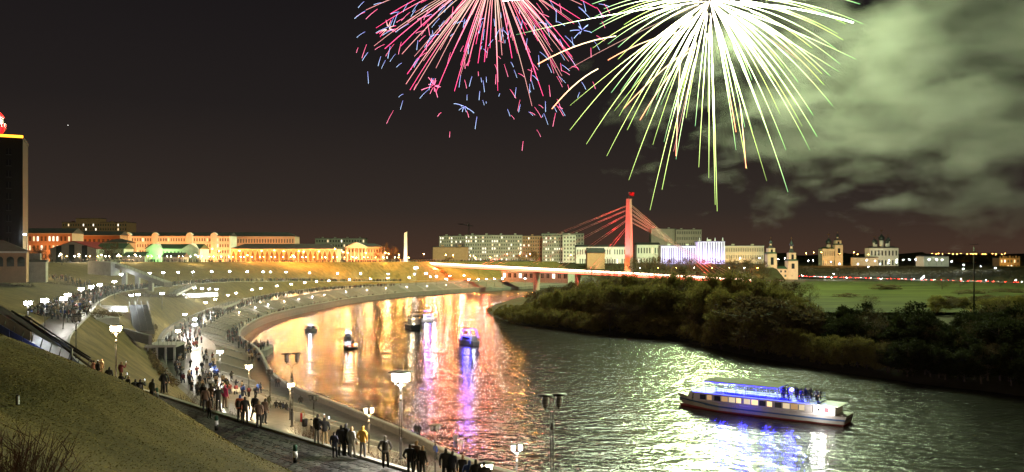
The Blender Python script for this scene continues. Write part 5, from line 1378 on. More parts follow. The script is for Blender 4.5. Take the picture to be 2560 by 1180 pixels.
# ------------------------------------------------------------------ people
MP = [objcol('cloth_legs', 'legs'), objcol('cloth_coat', 'coat'), mat('skin', (0.42, 0.25, 0.17), .6, .1, 5.0), objcol('hair_hat', 'hat'), mat('shoe', (0.02, 0.018, 0.016), .5, .2)]
def person_mesh(pose, detail):
    J = {'pel': (0,0,.96,.16,.12), 'sp': (0,0,1.14,.165,.125), 'ch': (0,.0,1.33,.19,.135), 'nk': (0,.0,1.49,.07,.07), 'h1': (0,.015,1.57,.078,.085), 'h2': (0,.02,1.66,.088,.1), 'h3': (0,.01,1.73,.06,.07)}
    lk = [('pel','sp'),('sp','ch'),('ch','nk'),('nk','h1'),('h1','h2'),('h2','h3')]
    st = {'stride': .14, 'lean': .05}.get(pose, .02)
    for s, n in ((-1, 'l'), (1, 'r')):
        J['hip'+n] = (s*.09, 0, .88, .1, .1); J['kn'+n] = (s*.105, st*s + .02, .5, .072, .075); J['an'+n] = (s*.11, st*s*1.6 - .02, .1, .05, .055); J['to'+n] = (s*.125, st*s*1.6 + .13, .045, .045, .045)
        lk += [('pel','hip'+n),('hip'+n,'kn'+n),('kn'+n,'an'+n),('an'+n,'to'+n)]
        J['sh'+n] = (s*.2, -.01, 1.41, .085, .085)
        if pose == 'phone' and n == 'r' or pose == 'camera':
            J['el'+n] = (s*.27, .16, 1.22, .062, .062); J['wr'+n] = (s*.14, .33, 1.50, .045, .045); J['ha'+n] = (s*.1, .38, 1.58, .04, .04)
        elif pose == 'pocket':
            J['el'+n] = (s*.33, -.07, 1.14, .064, .064); J['wr'+n] = (s*.23, .06, .95, .048, .048); J['ha'+n] = (s*.19, .1, .90, .045, .045)
        elif pose == 'hip' and n == 'r':
            J['el'+n] = (s*.40, -.05, 1.18, .06, .06); J['wr'+n] = (s*.22, .02, 1.0, .046, .046); J['ha'+n] = (s*.16, .03, .98, .042, .042)
        else:
            J['el'+n] = (s*.265, -.04, 1.14, .062, .062); J['wr'+n] = (s*.275, .05, .90, .045, .045); J['ha'+n] = (s*.265, .09, .80, .038, .042)
        lk += [('ch','sh'+n),('sh'+n,'el'+n),('el'+n,'wr'+n),('wr'+n,'ha'+n)]
    if pose == 'sit':
        for n, s in (('l',-1),('r',1)):
            J['kn'+n] = (s*.12, .42, .92, .075, .075); J['an'+n] = (s*.12, .44, .5, .05, .055); J['to'+n] = (s*.13, .58, .46, .045, .045)
    if detail:       # fingers and nose
        for n, s in (('l',-1),('r',1)):
            h = Vector(J['ha'+n][:3]); w = Vector(J['wr'+n][:3]); d = (h - w).normalized()
            sd = Vector((0, 1, 0)) if abs(d.y) < .7 else Vector((1, 0, 0))
            for k in range(4):
                J[f'f{n}{k}'] = (*(h + d * (.07 + .012 * (1.5 - abs(k - 1.4))) + sd * (.026 * (k - 1.5)) + Vector((-s*.012, 0, 0))), .011, .011); lk.append(('ha'+n, f'f{n}{k}'))
            J[f'f{n}t'] = (*(w.lerp(h, .6) + sd * .06 + d * .03), .012, .012); lk.append(('ha'+n, f'f{n}t'))
        J['no'] = (0, .125, 1.64, .018, .02); lk.append(('h2', 'no'))
    names = list(J); idx = {n: i for i, n in enumerate(names)}
    me = bpy.data.meshes.new('person_skeleton')
    me.from_pydata([J[n][:3] for n in names], [(idx[a], idx[c]) for a, c in lk], [])
    ob = bpy.data.objects.new('person_skeleton', me); COL.objects.link(ob)
    sk = ob.modifiers.new('skin', 'SKIN'); sk.use_smooth_shade = True
    for i, n in enumerate(names):
        v = me.skin_vertices[0].data[i]; v.radius = J[n][3:5]; v.use_root = (n == 'pel')
    if detail:
        sb = ob.modifiers.new('sub', 'SUBSURF'); sb.levels = 1; sb.render_levels = 1
    dg = bpy.context.evaluated_depsgraph_get(); dg.update()
    out = bpy.data.meshes.new_from_object(ob.evaluated_get(dg))
    bpy.data.objects.remove(ob); bpy.data.meshes.remove(me)
    if pose == 'sit':
        for v in out.vertices: v.co.z -= .45
    off = .45 if pose == 'sit' else 0
    out.materials.clear()
    for m in MP: out.materials.append(m)
    hands = [Vector(J['ha'+n][:3]) - Vector((0,0,off)) for n in 'lr']
    mi = []
    for p in out.polygons:
        c = p.center; z = c.z + off
        if z > 1.49: k = 3 if (c.y < .045 or z > 1.70) else 2
        elif min((c - h).length for h in hands) < .12 and z > .6: k = 2
        elif z < .12 and pose != 'sit': k = 4
        elif z < .86 or (pose == 'sit' and c.y > .16 and z < 1.02): k = 0
        else: k = 1
        mi.append(k)
    out.polygons.foreach_set('material_index', mi)
    out.polygons.foreach_set('use_smooth', [True] * len(out.polygons))
    out.name = 'person'
    return out
PM = {p: person_mesh(p, True) for p in ('stand', 'pocket', 'phone', 'camera', 'hip', 'stride', 'sit')}
PL = {p: person_mesh(p, False) for p in ('stand', 'pocket', 'phone', 'stride')}
C = {'black': (.008,.008,.009), 'dark': (.018,.018,.022), 'navy': (.012,.016,.04), 'grey': (.16,.16,.17), 'ltgrey': (.36,.36,.36), 'white': (.6,.58,.54), 'tan': (.34,.25,.15), 'yellow': (.45,.25,.03), 'maroon': (.13,.02,.025), 'magenta': (.28,.01,.07), 'orange': (.42,.11,.05), 'olive': (.06,.06,.04), 'brown': (.12,.075,.055), 'khaki': (.22,.16,.08), 'blue': (.02,.05,.22), 'salmon': (.42,.20,.15), 'denim': (.035,.045,.075), 'hair': (.02,.014,.01), 'fair': (.22,.14,.07)}
FACE = math.atan2(450, 120) - math.pi/2
def person(loc, face, pose, coat, legs, hat, label, group=None, h=1.75, detail=True):
    o = link_mesh('person', (PM if detail else PL)[pose], None, loc, (0, 0, face), (random.uniform(.95, 1.12) * h / 1.75, h / 1.75 * 1.05, h / 1.75))
    o.rotation_euler.x = random.uniform(-.05, .04); o.rotation_euler.y = random.uniform(-.045, .045)
    o['coat'] = C[coat]; o['legs'] = C[legs]; o['hat'] = C[hat]
    return tag(o, label, 'person', group)
rp = random.Random(4)
g = 'people watching from the near terrace path'
Z = 14.33
NEAR = [(232,947,'phone','salmon','black','hair','salmon jacket holding up a phone at the foot of the canopy'),(246,950,'stand','black','black','hair','black coat beside the canopy foot, back turned'),(252,943,'pocket','tan','khaki','fair','tan coat standing beyond the black coat at the canopy foot'),
 (271,972,'stand','black','black','black','black hood alone on the path left of the group'),(302,955,'phone','maroon','khaki','fair','dark red jacket raising a bright phone beside a lamp post'),
 (304,987,'phone','dark','black','hair','dark jacket with glowing phone, left in the group behind the slope'),(322,994,'pocket','black','black','fair','black jacket, second in the group behind the slope'),(339,1003,'stand','dark','black','hair','dark jacket with a grey backpack'),(352,1008,'camera','black','denim','hair','black jacket filming with both hands beside the backpack wearer'),
 (378,1007,'stand','olive','dark','hair','olive jacket alone at the right of the path group'),(407,984,'pocket','black','black','hair','left one of the two black coats standing on the kerb'),(413,983,'stand','black','black','hair','right one of the two black coats standing on the kerb'),
 (505,1020,'stand','black','black','hair','black coat at the left of the kerb group'),(513,1030,'stand','brown','dark','hair','brown coat, low in the kerb group'),(527,1022,'hip','brown','dark','hair','brown coat with one hand on the hip'),(523,1048,'stand','brown','black','hair','short person in brown in front of the kerb group'),
 (546,1030,'phone','black','black','hair','black jacket with glowing phone beside the magenta coat'),(562,1022,'stand','magenta','brown','magenta','magenta hooded coat carrying a small bag'),
 (600,1055,'stand','orange','black','blue','orange jacket and blue cap with dark backpack'),(614,1060,'stand','black','black','hair','black coat right of the blue cap'),(636,1052,'stride','black','black','hair','black jacket leaning behind the grey-brown coat'),(648,1070,'pocket','brown','black','fair','grey-brown hooded coat in front of its group'),(660,1060,'stand','brown','black','hair','brown long coat at the right of its group'),
 (792,1112,'phone','black','ltgrey','hair','black jacket and light trousers holding a phone'),(812,1114,'pocket','black','khaki','hair','black jacket and khaki trousers beside the phone holder'),
 (838,1146,'stand','navy','denim','hair','short person in navy at the left of the five'),(853,1142,'stand','dark','black','hair','dark jacket, second of the five'),(868,1142,'stand','black','black','black','black hood, third of the five'),(882,1146,'stand','ltgrey','ltgrey','fair','light grey tracksuit'),(907,1146,'pocket','yellow','grey','yellow','mustard yellow hooded jacket'),
 (965,1172,'pocket','grey','black','ltgrey','grey hooded jacket standing alone with a backpack'),
 (1027,1196,'pocket','black','black','hair','left one of the black-coated trio under the brightest lamp'),(1040,1192,'stand','brown','black','fair','middle one of the black-coated trio, fair hair'),(1056,1198,'stand','black','black','fair','right one of the black-coated trio, long fair hair'),
 (1115,1213,'stand','dark','black','hair','dark coat, leftmost of the bottom row'),(1131,1216,'stand','navy','black','hair','navy jacket, second of the bottom row'),(1154,1226,'stand','dark','black','fair','long fair hair, third of the bottom row'),(1172,1240,'stand','blue','black','blue','blue hood, fourth of the bottom row'),(1190,1248,'stand','dark','black','hair','dark coat, fifth of the bottom row'),(1212,1254,'stand','black','black','black','black hood, last of the bottom row')]
for px, py, pose, coat, legs, hat, lab in NEAR:
    p = on_z(px, py, Z)
    h = 1.75 * rp.uniform(.94, 1.05)
    if 'short' in lab: h = 1.45
    o = person((p.x, p.y, Z), FACE + rp.uniform(-.5, .5), pose, coat, legs, hat, 'person in ' + lab if not lab.startswith(('left','right','middle','black hood','short','leftmost')) else 'person: ' + lab, g, h)
    if 'phone' in lab or 'filming' in lab:
        s = h / 1.75; a = o.rotation_euler.z
        q = Vector((.1, .43, 1.60)) * s; q = Matrix.Rotation(a, 3, 'Z') @ q
        b = MB(); b.box(-.04,.04,-.006,.006,-.08,.08,M_darkmetal); b.box(-.036,.036,-.009,-.006,-.074,.074,emit('phone_screen',(.8,.9,1),3.0,False))
        tag(b.build('phone', None, (p.x + q.x, p.y + q.y, Z + q.z), (0, 0, a)), 'phone held by the person in ' + ' '.join(lab.split(' beside')[0].split(',')[0].split()[:6]), 'phone')
    if 'backpack' in lab:
        a = o.rotation_euler.z; q = Matrix.Rotation(a, 3, 'Z') @ Vector((0, -.2, 1.22))
        b = MB(); b.lathe([(.08,-.22),(.14,-.2),(.15,.0),(.13,.16),(.05,.22)], mat('backpack_cloth',(.05,.05,.055)), 10)
        tag(b.build('backpack', None, (p.x + q.x, p.y + q.y, Z + q.z), (0, 0, a)), 'backpack worn by the person in ' + lab.split(' with')[0].split(' standing')[0], 'backpack')
# people on quay, steps and promenade close by
g = 'people on the near promenade and quay'
for px, py, z, pose, coat, legs, hat, lab in [(779,1082,4.5,'stand','white','black','hair','white jacket below the path kerb'),(757,1058,4.5,'pocket','tan','tan','tan','cream hooded snowsuit by the path kerb'),(690,968,2.2,'stand','dark','dark','hair','dark coat, left one of the quay couple'),(696,968,2.2,'pocket','brown','dark','hair','brown coat, right one of the quay couple'),
   (1038,1092,2.2,'hip','dark','dark','hair','dark coat at the parapet, left of the pair'),(1047,1094,2.2,'stand','black','black','hair','black coat at the parapet, right of the pair'),(1138,1120,2.2,'camera','grey','denim','fair','grey coat photographing at the parapet corner'),(1152,1132,2.2,'stand','ltgrey','grey','hair','light coat bending at the parapet corner'),
   (645,985,4.5,'stand','blue','navy','hair','blue jacket behind the kerb group'),(652,984,4.5,'stand','navy','navy','hair','navy jacket behind the kerb group'),(673,1020,4.5,'stand','olive','olive','hair','olive coat under the unlit lantern'),(1090,1150,4.5,'stand','blue','dark','hair','blue jacket below the unlit lantern'),(605,990,4.5,'stand','orange','dark','hair','orange top on the promenade')]:
    p = on_z(px, py, z)
    person((p.x, p.y, z + .01), FACE + rp.uniform(-.6, .6), pose, coat, legs, hat, 'person in ' + lab, g, 1.72)
for n, (px, py) in enumerate([(690,1022),(700,1024),(708,1026),(715,1028),(752,1010)]):
    p = on_z(px, py, 4.5)
    person((p.x, p.y, 4.45 - .0), FACE + rp.uniform(-.5, .5), 'sit', rp.choice(['dark','navy','black','olive']), 'denim', 'hair', f'{ordinal(n+1)} seated person from the left on the promenade edge', g, 1.7)
for n, xf in enumerate(sorted(rp.uniform(.12, .34) for _ in range(16))):
    q = Matrix.Rotation(fang, 3, 'Z') @ Vector((Lf * xf, rp.uniform(-2.1, 2.1), 0)) + fy.location
    person((q.x, q.y, 3.0), rp.uniform(0, 6.28), rp.choice(['stand', 'pocket', 'phone']), rp.choice(['black', 'dark', 'navy', 'grey']), 'black', 'hair', f'{ordinal(n+1)} passenger from the left on the open upper deck of the river boat', 'passengers on the river boat', 1.7, False)
# crowds
CR = []     # x, y, z, zone
def crowd_line(L, z, k0, k1, n, off0, off1, zone, N):
    i0, i1 = int(k0 / 15 * (NS-1)), int(k1 / 15 * (NS-1))
    for _ in range(n):
        f = rp.uniform(i0, i1 - 1); i = int(f); u = f - i
        q = L[i] * (1-u) + L[i+1] * u + N[i] * rp.uniform(off0, off1)
        CR.append((q[0], q[1], z[i] if not np.isscalar(z) else z, zone))
NF, NC, NB = inland(LF), inland(LC), inland(LB)
crowd_line(LD, zP, 4.2, 7.4, 170, -9, -1, 'on the near promenade', ND)
crowd_line(LA, ZQ, 5.6, 7.6, 60, .8, 3.6, 'at the quay bend', NA)
crowd_line(LD, zP, 7.4, 12.5, 460, -9, -1, 'on the far promenade', ND)
crowd_line(LE, zM, 5.8, 8.6, 430, .6, 10, 'on the left terrace', NE)
crowd_line(LE, zM, 8.6, 13.0, 420, .6, 4.5, 'on the far terrace path', NE)
crowd_line(LG, zS, 7.6, 14.5, 620, .8, 5, 'on the upper street edge', NG)
crowd_line(LA, ZQ, 7.6, 12.0, 60, .6, 3.4, 'on the far quay', NA)
for _ in range(60):
    t_ = rp.uniform(0, 1); q = at(132 + 90*t_, 676 + 36*t_, 300 - 30*t_)
    k_ = np.hypot(UPROWS[:,:,0]-q.x, UPROWS[:,:,1]-q.y).argmin(); ii = np.unravel_index(k_, UPROWS.shape[:2])
    CR.append((q.x + rp.uniform(-3,3), q.y + rp.uniform(-3,3), UPROWS[ii][2], 'on the upper left ramp'))
for _ in range(26):
    q = Matrix.Rotation(R(97), 3, 'Z') @ Vector((rp.uniform(-6, 6.5), rp.uniform(-2, 2), 0)) + pt.location
    CR.append((q.x, q.y, 1.75, 'on the moored pontoon'))
for _ in range(150):
    t_ = rp.uniform(.03, 1.25); q = deck_pt(t_) + side * rp.uniform(-2.6, 2.6)
    CR.append((q.x, q.y, q.z, 'on the footbridge'))
vis = sorted(CR, key=lambda c_: math.hypot(c_[0], c_[1]))
ncoat = ['black','dark','navy','grey','brown','olive','dark','black','maroon','ltgrey','blue','tan']
names = {'black':'black','dark':'dark','navy':'navy','grey':'grey','brown':'brown','olive':'olive','maroon':'dark red','ltgrey':'light grey','blue':'blue','tan':'tan'}
IND = sorted(vis[:232], key=lambda c_: c_[0] / c_[1])
CN = {}
for x, y, z, zone in IND:
    cc = rp.choice(ncoat); CN[cc, zone] = CN.get((cc, zone), 0) + 1
    person((x, y, z + .01), FACE + rp.uniform(-.9, .9), rp.choice(['stand','pocket','phone','stride']), cc, rp.choice(['black','dark','denim']), rp.choice(['hair','hair','fair','dark','grey']), f'{ordinal(CN[cc, zone])} spectator in {names[cc]} from the left in the crowd {zone}', 'crowd ' + zone, rp.uniform(1.58, 1.86), False)
REST = {}
for c_ in vis[232:]: REST.setdefault(c_[3], []).append(c_)
cm = [mat('crowd_' + k, C[k], .8, .2, 4.0) for k in ('black','dark','navy','grey','brown','maroon')]
skinm = MP[2]
for zone, lst in REST.items():
    b = MB()
    for x, y, z, _ in lst:
        h = rp.uniform(1.55, 1.85); m = rp.choice(cm); m2 = cm[rp.choice((0,1,2))]; a = rp.uniform(0, 6.28)
        T = Matrix.Translation((x, y, z)) @ Matrix.Rotation(FACE + rp.uniform(-.8,.8), 4, 'Z') @ Matrix.Scale(h/1.75, 4)
        for s in (-1, 1): b.lathe([(.075, 0), (.09, .85)], m2, 4, (s*.1, 0, 0), M=T)
        b.lathe([(.20,.8),(.21,1.1),(.23,1.35),(.09,1.5)], m, 6, M=T); b.lathe([(.07,1.5),(.105,1.6),(.1,1.7),(.03,1.76)], skinm if rp.random() < .4 else cm[0], 6, M=T)
    o = b.build('crowd'); tag(o, 'dense distant crowd of spectators ' + zone, 'crowd', None, 'stuff')
# promenade benches
M_bench = mat('bench_white', (.55,.55,.52), .5, .1)
for n, (px, py) in enumerate([(536,942),(590,982),(597,986),(688,1018)]):
    p = on_z(px, py, 4.5); r = empty('promenade_bench', (p.x, p.y, 4.5), FACE + R(90) * 0 + R(200), f'{ordinal(n+1)} white scroll-armed bench from the left on the promenade', 'bench', 'white benches on the promenade')
    b = MB()
    for k in range(3): b.box(-.9,.9,-.2+k*.15,-.08+k*.15,.42,.46,M_bench)
    b.build('seat', r); b = MB()
    for k in range(2): b.box(-.9,.9,.28,.31,.58+k*.16,.68+k*.16,M_bench)
    b.build('backrest', r)
    for s in (-1,1):
        b = MB(); b.tube([(s*.8,-.28,0),(s*.8,-.1,.25),(s*.8,-.25,.45),(s*.8,.1,.68),(s*.8,.3,.9)], .025, M_bench, 5); b.tube([(s*.8,.32,0),(s*.8,.1,.25),(s*.8,.28,.45)], .025, M_bench, 5); b.build('leg', r)
# bin and board on the promenade
q = on_z(748,1060,4.5); b = MB(); b.box(-.8,.8,-.03,.03,.3,1.4,M_whitepaint); b.box(.2,.55,-.035,-.03,.3,1.4,mat('red_paint',(.55,.03,.04))); b.box(-.75,-.7,-.03,.03,0,.3,M_rail); b.box(.7,.75,-.03,.03,0,.3,M_rail)
tag(b.build('banner_board', None, tuple(q), (0,0,R(-30))), 'white board with a red stripe on the promenade', 'board')
q = on_z(762,1066,4.5); b = MB(); b.lathe([(.28,0),(.34,.1),(.36,.85),(.3,.95)], M_darkmetal, 10); tag(b.build('litter_bin', None, tuple(q)), 'dark litter bin beside the striped board', 'bin')

# ------------------------------------------------------------------ cars queueing on the far road
M_car = objcol('car_paint', 'coat', .3)
E_tail = emit('tail_lamp', (1, .03, .015), 45, False); E_head = emit('head_lamp', (1, .93, .8), 60, False); E_amber = emit('head_lamp_amber', (1, .5, .15), 45, False)
cb = MB(); cb.add([(-2.1,-.85,.35),(2.1,-.85,.35),(2.1,.85,.35),(-2.1,.85,.35),(-2.1,-.85,.85),(2.1,-.85,.8),(2.1,.85,.8),(-2.1,.85,.85),(-1.5,-.75,.9),(1.0,-.75,.88),(1.0,.75,.88),(-1.5,.75,.9),(-1.1,-.62,1.42),(.35,-.62,1.42),(.35,.62,1.42),(-1.1,.62,1.42)], [(0,1,5,4),(1,2,6,5),(2,3,7,6),(3,0,4,7),(4,5,9,8),(5,6,10,9),(6,7,11,10),(7,4,8,11),(12,13,14,15),(3,2,1,0)], M_car)
cb.add([(-1.5,-.75,.9),(1.0,-.75,.88),(1.0,.75,.88),(-1.5,.75,.9),(-1.1,-.62,1.42),(.35,-.62,1.42),(.35,.62,1.42),(-1.1,.62,1.42)], [(0,1,5,4),(1,2,6,5),(2,3,7,6),(3,0,4,7)], M_pane); cbm = cb.mesh('car_body')
wb = MB(); wb.lathe([(.31,-.1),(.33,-.06),(.33,.06),(.31,.1)], M_black, 10, M=Matrix.Rotation(R(90),4,'X')); wbm = wb.mesh('wheel')
tl = MB(); tl.box(-2.16,-2.1,-.16,.16,.58,.80,E_tail); tlm = tl.mesh('tail_lamp')
hl = MB(); hl.box(2.1,2.16,-.16,.16,.55,.74,E_head); hlm = hl.mesh('headlamp')
r0, r1 = on_z(1905, 690, 4.3), on_z(2620, 711, 4.3)
rd = r1 - r0; rl_ = rd.length; rdn = rd.normalized(); rs = Vector((-rdn.y, rdn.x, 0)); rang = math.atan2(rdn.y, rdn.x)
b = MB(); w = rs * 7.5; b.add([r0 - rdn*150 - w, r1 + rdn*300 - w, r1 + rdn*300 + w, r0 - rdn*150 + w], [(0,1,2,3)], M_dirt); o = b.build('far_road'); o.location.z = .45; tag(o, kind='structure')
nc = 0
for lane, off in enumerate((-5.2, -1.8, 1.8, 5.2)):
    s = rp.uniform(0, 6); s_n = 0
    while s < rl_:
        p = r0 + rdn * s + rs * off
        away = lane < 3
        nc += 1
        c_ = empty('queued_car', (p.x, p.y, 4.76), rang + (math.pi if away else 0), f'{ordinal(int(s_n := s_n + 1))} car from the left in the {["nearest", "second", "third", "farthest"][lane]} lane of the far queue', 'car', 'cars queueing on the far road')
        bo = link_mesh('body', cbm, c_); bo['coat'] = rp.choice([(.3,.3,.3),(.02,.02,.02),(.12,.02,.02),(.05,.06,.1),(.45,.45,.45)])
        for x in (-1.3, 1.3):
            for y in (-.82, .82): link_mesh('wheel', wbm, c_, (x, y, .33))
        for y in (-.62, .62): link_mesh('tail_lamp', tlm, c_, (0, y, 0)); link_mesh('headlamp', hlm, c_, (0, y, 0))
        s += rp.uniform(7, 15)
# cool and orange lamps on the far right
g = 'lamps along the far road'
for n, (px, py, D, kind) in enumerate([(1990,688,840,'cool'),(2005,689,840,'cool'),(2084,684,800,'cool'),(2062,692,800,'cool'),(2078,694,800,'white'),(2115,694,790,'white'),(2200,697,770,'white'),(2282,697,740,'cool'),(2303,695,735,'cool'),(2308,691,735,'cool'),(2358,698,720,'cool'),(2386,700,710,'cool'),(2402,697,705,'cool'),(2463,701,690,'cool'),(2538,700,670,'cool'),(2553,704,668,'white')]):
    p = at(px, py, D); zz = p.z; p.z = 4.2
    simple_lamp(p, kind, round(zz - 4.2, 1), f'{ordinal(n+1)} street lamp from the left along the far traffic road', g, 5000, .42)
g = 'lamps on the far hill'
hill = [(1962,646,'cool'),(1945,648,'cool'),(1898,645,'cool'),(1850,645,'cool'),(2015,633,'sodium'),(2034,631,'sodium'),(2053,631,'sodium'),(2098,634,'sodium'),(2134,631,'sodium'),(2143,636,'sodium'),(2170,636,'sodium'),(2222,651,'cool'),(2241,650,'cool'),(2257,649,'cool'),(2273,649,'cool'),(2288,649,'cool'),(2322,649,'cool'),(2341,649,'cool'),(2354,649,'cool'),(2378,654,'cool'),(2166,650,'cool'),(2187,652,'cool'),(2020,652,'cool'),(2032,651,'cool'),(2077,654,'white'),(2098,660,'cool'),(2144,660,'cool'),(2170,667,'cool'),(2199,660,'cool'),(2220,658,'cool'),(2240,656,'cool'),(2408,662,'cool'),(2407,672,'cool'),(2450,666,'cool'),(2487,670,'cool')]
for n, (px, py, kind) in enumerate(hill):
    D = 1000 if kind == 'sodium' else 900
    p = at(px, py, D); 
    simple_lamp((p.x, p.y, p.z - 6), kind, 6.0, f'{ordinal(n+1)} lamp of those scattered over the far hill by the churches', g, 6500 if kind == 'sodium' else 3200, .5)
g = 'orange lamps on the horizon road'
for n, px in enumerate([2330,2340,2346,2356,2372,2382,2392,2402,2418,2427,2432,2436,2441,2456,2463,2480,2489,2504,2512]):
    p = at(px, 634 + rp.uniform(-1, 2), 2200)
    simple_lamp((p.x, p.y, p.z - 10), 'sodium', 10.0, f'{ordinal(n+1)} tiny orange lamp from the left on the horizon road', g, 0, .9)
# far wooded ridge under that road
V = []; n = 120
for i in range(n):
    x = 700 + 2600 * i / (n-1); V.append((x, 2250, 10)); V.append((x, 2260, 33 + 5 * math.sin(i*.7) + 4 * math.sin(i*1.9) + rp.uniform(-2, 2)))
    V.append((x, 2500, 36 + 3 * math.sin(i*.5)))
me = bpy.data.meshes.new('far_ridge'); me.from_pydata(V, [], [(i*3, (i+1)*3, (i+1)*3+1, i*3+1) for i in range(n-1)] + [(i*3+1, (i+1)*3+1, (i+1)*3+2, i*3+2) for i in range(n-1)]); me.materials.append(M_soil)
tag(link_mesh('hill_ridge', me), kind='structure')

# ------------------------------------------------------------------ fireworks
def streak_mat(name, stops, strength):
    m = bpy.data.materials.new(name); m.use_nodes = True
    N, L = m.node_tree.nodes, m.node_tree.links; N.clear()
    o = N.new('ShaderNodeOutputMaterial'); e_ = N.new('ShaderNodeEmission'); a = N.new('ShaderNodeAttribute'); a.attribute_name = 'burn'
    r_ = N.new('ShaderNodeValToRGB'); c_ = r_.color_ramp
    c_.elements[0].position = stops[0][0]; c_.elements[0].color = (*stops[0][1], 1); c_.elements[1].position = stops[-1][0]; c_.elements[1].color = (*stops[-1][1], 1)
    for p_, q_ in stops[1:-1]: el = c_.elements.new(p_); el.color = (*q_, 1)
    L.new(a.outputs['Fac'], r_.inputs['Fac']); L.new(r_.outputs['Color'], e_.inputs['Color']); e_.inputs['Strength'].default_value = strength
    L.new(e_.outputs[0], o.inputs['Surface'])
    return m
S_green = streak_mat('spark_green', [(0, (.5, .42, .30)), (.25, (.40, .42, .27)), (.45, (.13, .16, .085)), (.7, (.030, .040, .017)), (1, (.003, .0075, .0032))], 175)
S_lime = streak_mat('spark_lime', [(0, (.5, .42, .28)), (.25, (.38, .38, .2)), (.45, (.12, .135, .055)), (.7, (.026, .032, .010)), (1, (.006, .009, .002))], 175)
S_up = streak_mat('spark_upper', [(0, (1, .95, .8)), (1, (.75, 1, .55))], 150)
S_gold = streak_mat('spark_gold', [(0, (1, .8, .5)), (.6, (1, .7, .35)), (1, (1, .3, .15))], 4)
S_red = streak_mat('spark_red', [(0, (1, .62, .5)), (.4, (1, .38, .36)), (.75, (1, .13, .26)), (1, (.9, .05, .2))], 3.4)
S_pale = streak_mat('spark_pale', [(0, (1, .72, .55)), (.6, (.95, .58, .45)), (1, (.9, .3, .32))], 2.0)
S_blue = streak_mat('spark_blue', [(0, (.35, .35, 1)), (1, (.5, .7, 1))], 2.4)
S_pink = streak_mat('spark_pink', [(0, (1, .1, .25)), (1, (1, .25, .4))], 3.0)
def streak(root, c0, P, E, drop, r0_, r1_, m, n=9, u0=0.0, name='streak'):
    pts = []
    A = E - P + Vector((0, 0, drop))
    for i in range(n):
        u = u0 + (1 - u0) * i / (n - 1)
        pts.append(P + A * u - Vector((0, 0, drop * u * u)))
    b = MB(); k = 4
    b.tube([p_ - c0 for p_ in pts], [(r0_ * (.16 + .84 * min(1, (i / (n-1)) / .45)) if u0 < .5 and P == c0 else r0_) + (r1_ - r0_) * (i / (n-1)) for i in range(n)], m, k, caps=False, smooth=True)
    me = b.mesh('streak'); at_ = me.attributes.new('burn', 'FLOAT', 'POINT')
    at_.data.foreach_set('value', [u0 + (1 - u0) * (i // k) / (n - 1) for i in range(n * k)])
    return link_mesh(name, me, root)
rf = random.Random(21)
DG = 560
cg = at(1775, 2, DG)
gw = empty('green_firework', tuple(cg), 0, 'huge white-green firework burst with long drooping streaks over the bridge', 'firework')
ENDS = [(1793,528),(1788,512),(1625,525),(1655,474),(1572,450),(1517,390),(1466,360),(1425,325),(1970,480),(2025,375),(1965,375),(2043,342),(2033,288),(2082,265),(1867,422),(1840,375),(1747,418),(1772,445),(1690,398),(1632,362),(1660,355),(1738,315),(1715,295),(1615,290),(1548,290),(1568,325),(1528,232),(1545,148),(1482,120),(1480,80),(1486,42),(1510,22),(1480,10),(2100,160),(2115,60),(2150,10),(2158,60),(2108,100),(2075,190),(2090,122),(2060,212),(2055,185),(1995,205),(1950,285),(1905,290),(1862,318),(1833,240),(1925,190),(1960,170),(2000,150),(2030,120),(1770,280),(1785,350),(1790,430),(1552,228),(1580,220),(1600,180),(1520,110),(1640,250),(1680,300),(1700,250),(1545,118),(1990,262),(2005,315),(1920,330),(1880,200),(2040,60),(2070,35),(2095,85),(1500,60),(1530,40),(1560,62)]
RM = 155.0
for n, (ex, ey) in enumerate(ENDS):
    e0 = at(ex, ey, DG); r2 = (e0.x - cg.x)**2 + (e0.z - cg.z)**2
    dep = math.sqrt(max(0, RM**2 - r2)) * rf.uniform(-.55, .55)
    E0 = at(ex, ey, DG + dep)
    dist = math.hypot(ex - 1775, ey)
    m = S_green if rf.random() < .6 else S_lime
    if n in (0, 1, 2, 3, 4, 5, 6, 7): m = S_lime
    streak(gw, cg, cg, E0, 13 + 26 * (dist / 520) , rf.uniform(.09, .15), rf.uniform(.11, .16), m, 12, rf.uniform(.03, .38))
for n in range(18):
    a = rf.uniform(-.35, math.pi + .35); q = rf.uniform(.25, .95)
    rr = RM * q * rf.uniform(.8, 1)
    E0 = cg + Vector((math.cos(a) * rr, rf.uniform(-1, 1) * RM * .6, -math.sin(a) * rr * .95))
    streak(gw, cg, cg, E0, 11 * q, rf.uniform(.10, .18), .08, rf.choice([S_green, S_green, S_lime, S_pale]), 7, .02)
for n in range(70):          # unseen upper half of the burst, made over-bright to feed the water glitter
    a = math.pi * n / 70; rr = RM * rf.uniform(.75, 1.0)
    E0 = cg + Vector((math.cos(a) * rr, rf.uniform(-1, 1) * RM * .5, math.sin(a) * rr * .9))
    streak(gw, cg, cg, E0, 15, rf.uniform(.26, .36), .26, S_up, 8, .05)
for n, (x0, y0, x1, y1) in enumerate([(1800,120,1840,330),(1740,110,1560,270),(1700,160,1690,390),(1720,130,1600,300),(1850,260,1865,420),(1700,80,1520,150)]):
    streak(gw, cg, at(x0, y0, DG - 20), at(x1, y1, DG - 30), 10, .23, .23, S_gold, 8, name='ember_trail')
for n, (x0, y0, x1, y1) in enumerate([(1495,172,1380,272),(1540,90,1345,160)]):
    streak(gw, cg, at(x0, y0, DG - 40), at(x1, y1, DG - 60), 11, .28, .31, S_gold, 8, name='ember_trail')
lg = bpy.data.lights.new('flash', 'POINT'); lg.color = (.70, 1.0, .38); lg.energy = 6200000; lg.shadow_soft_size = 16
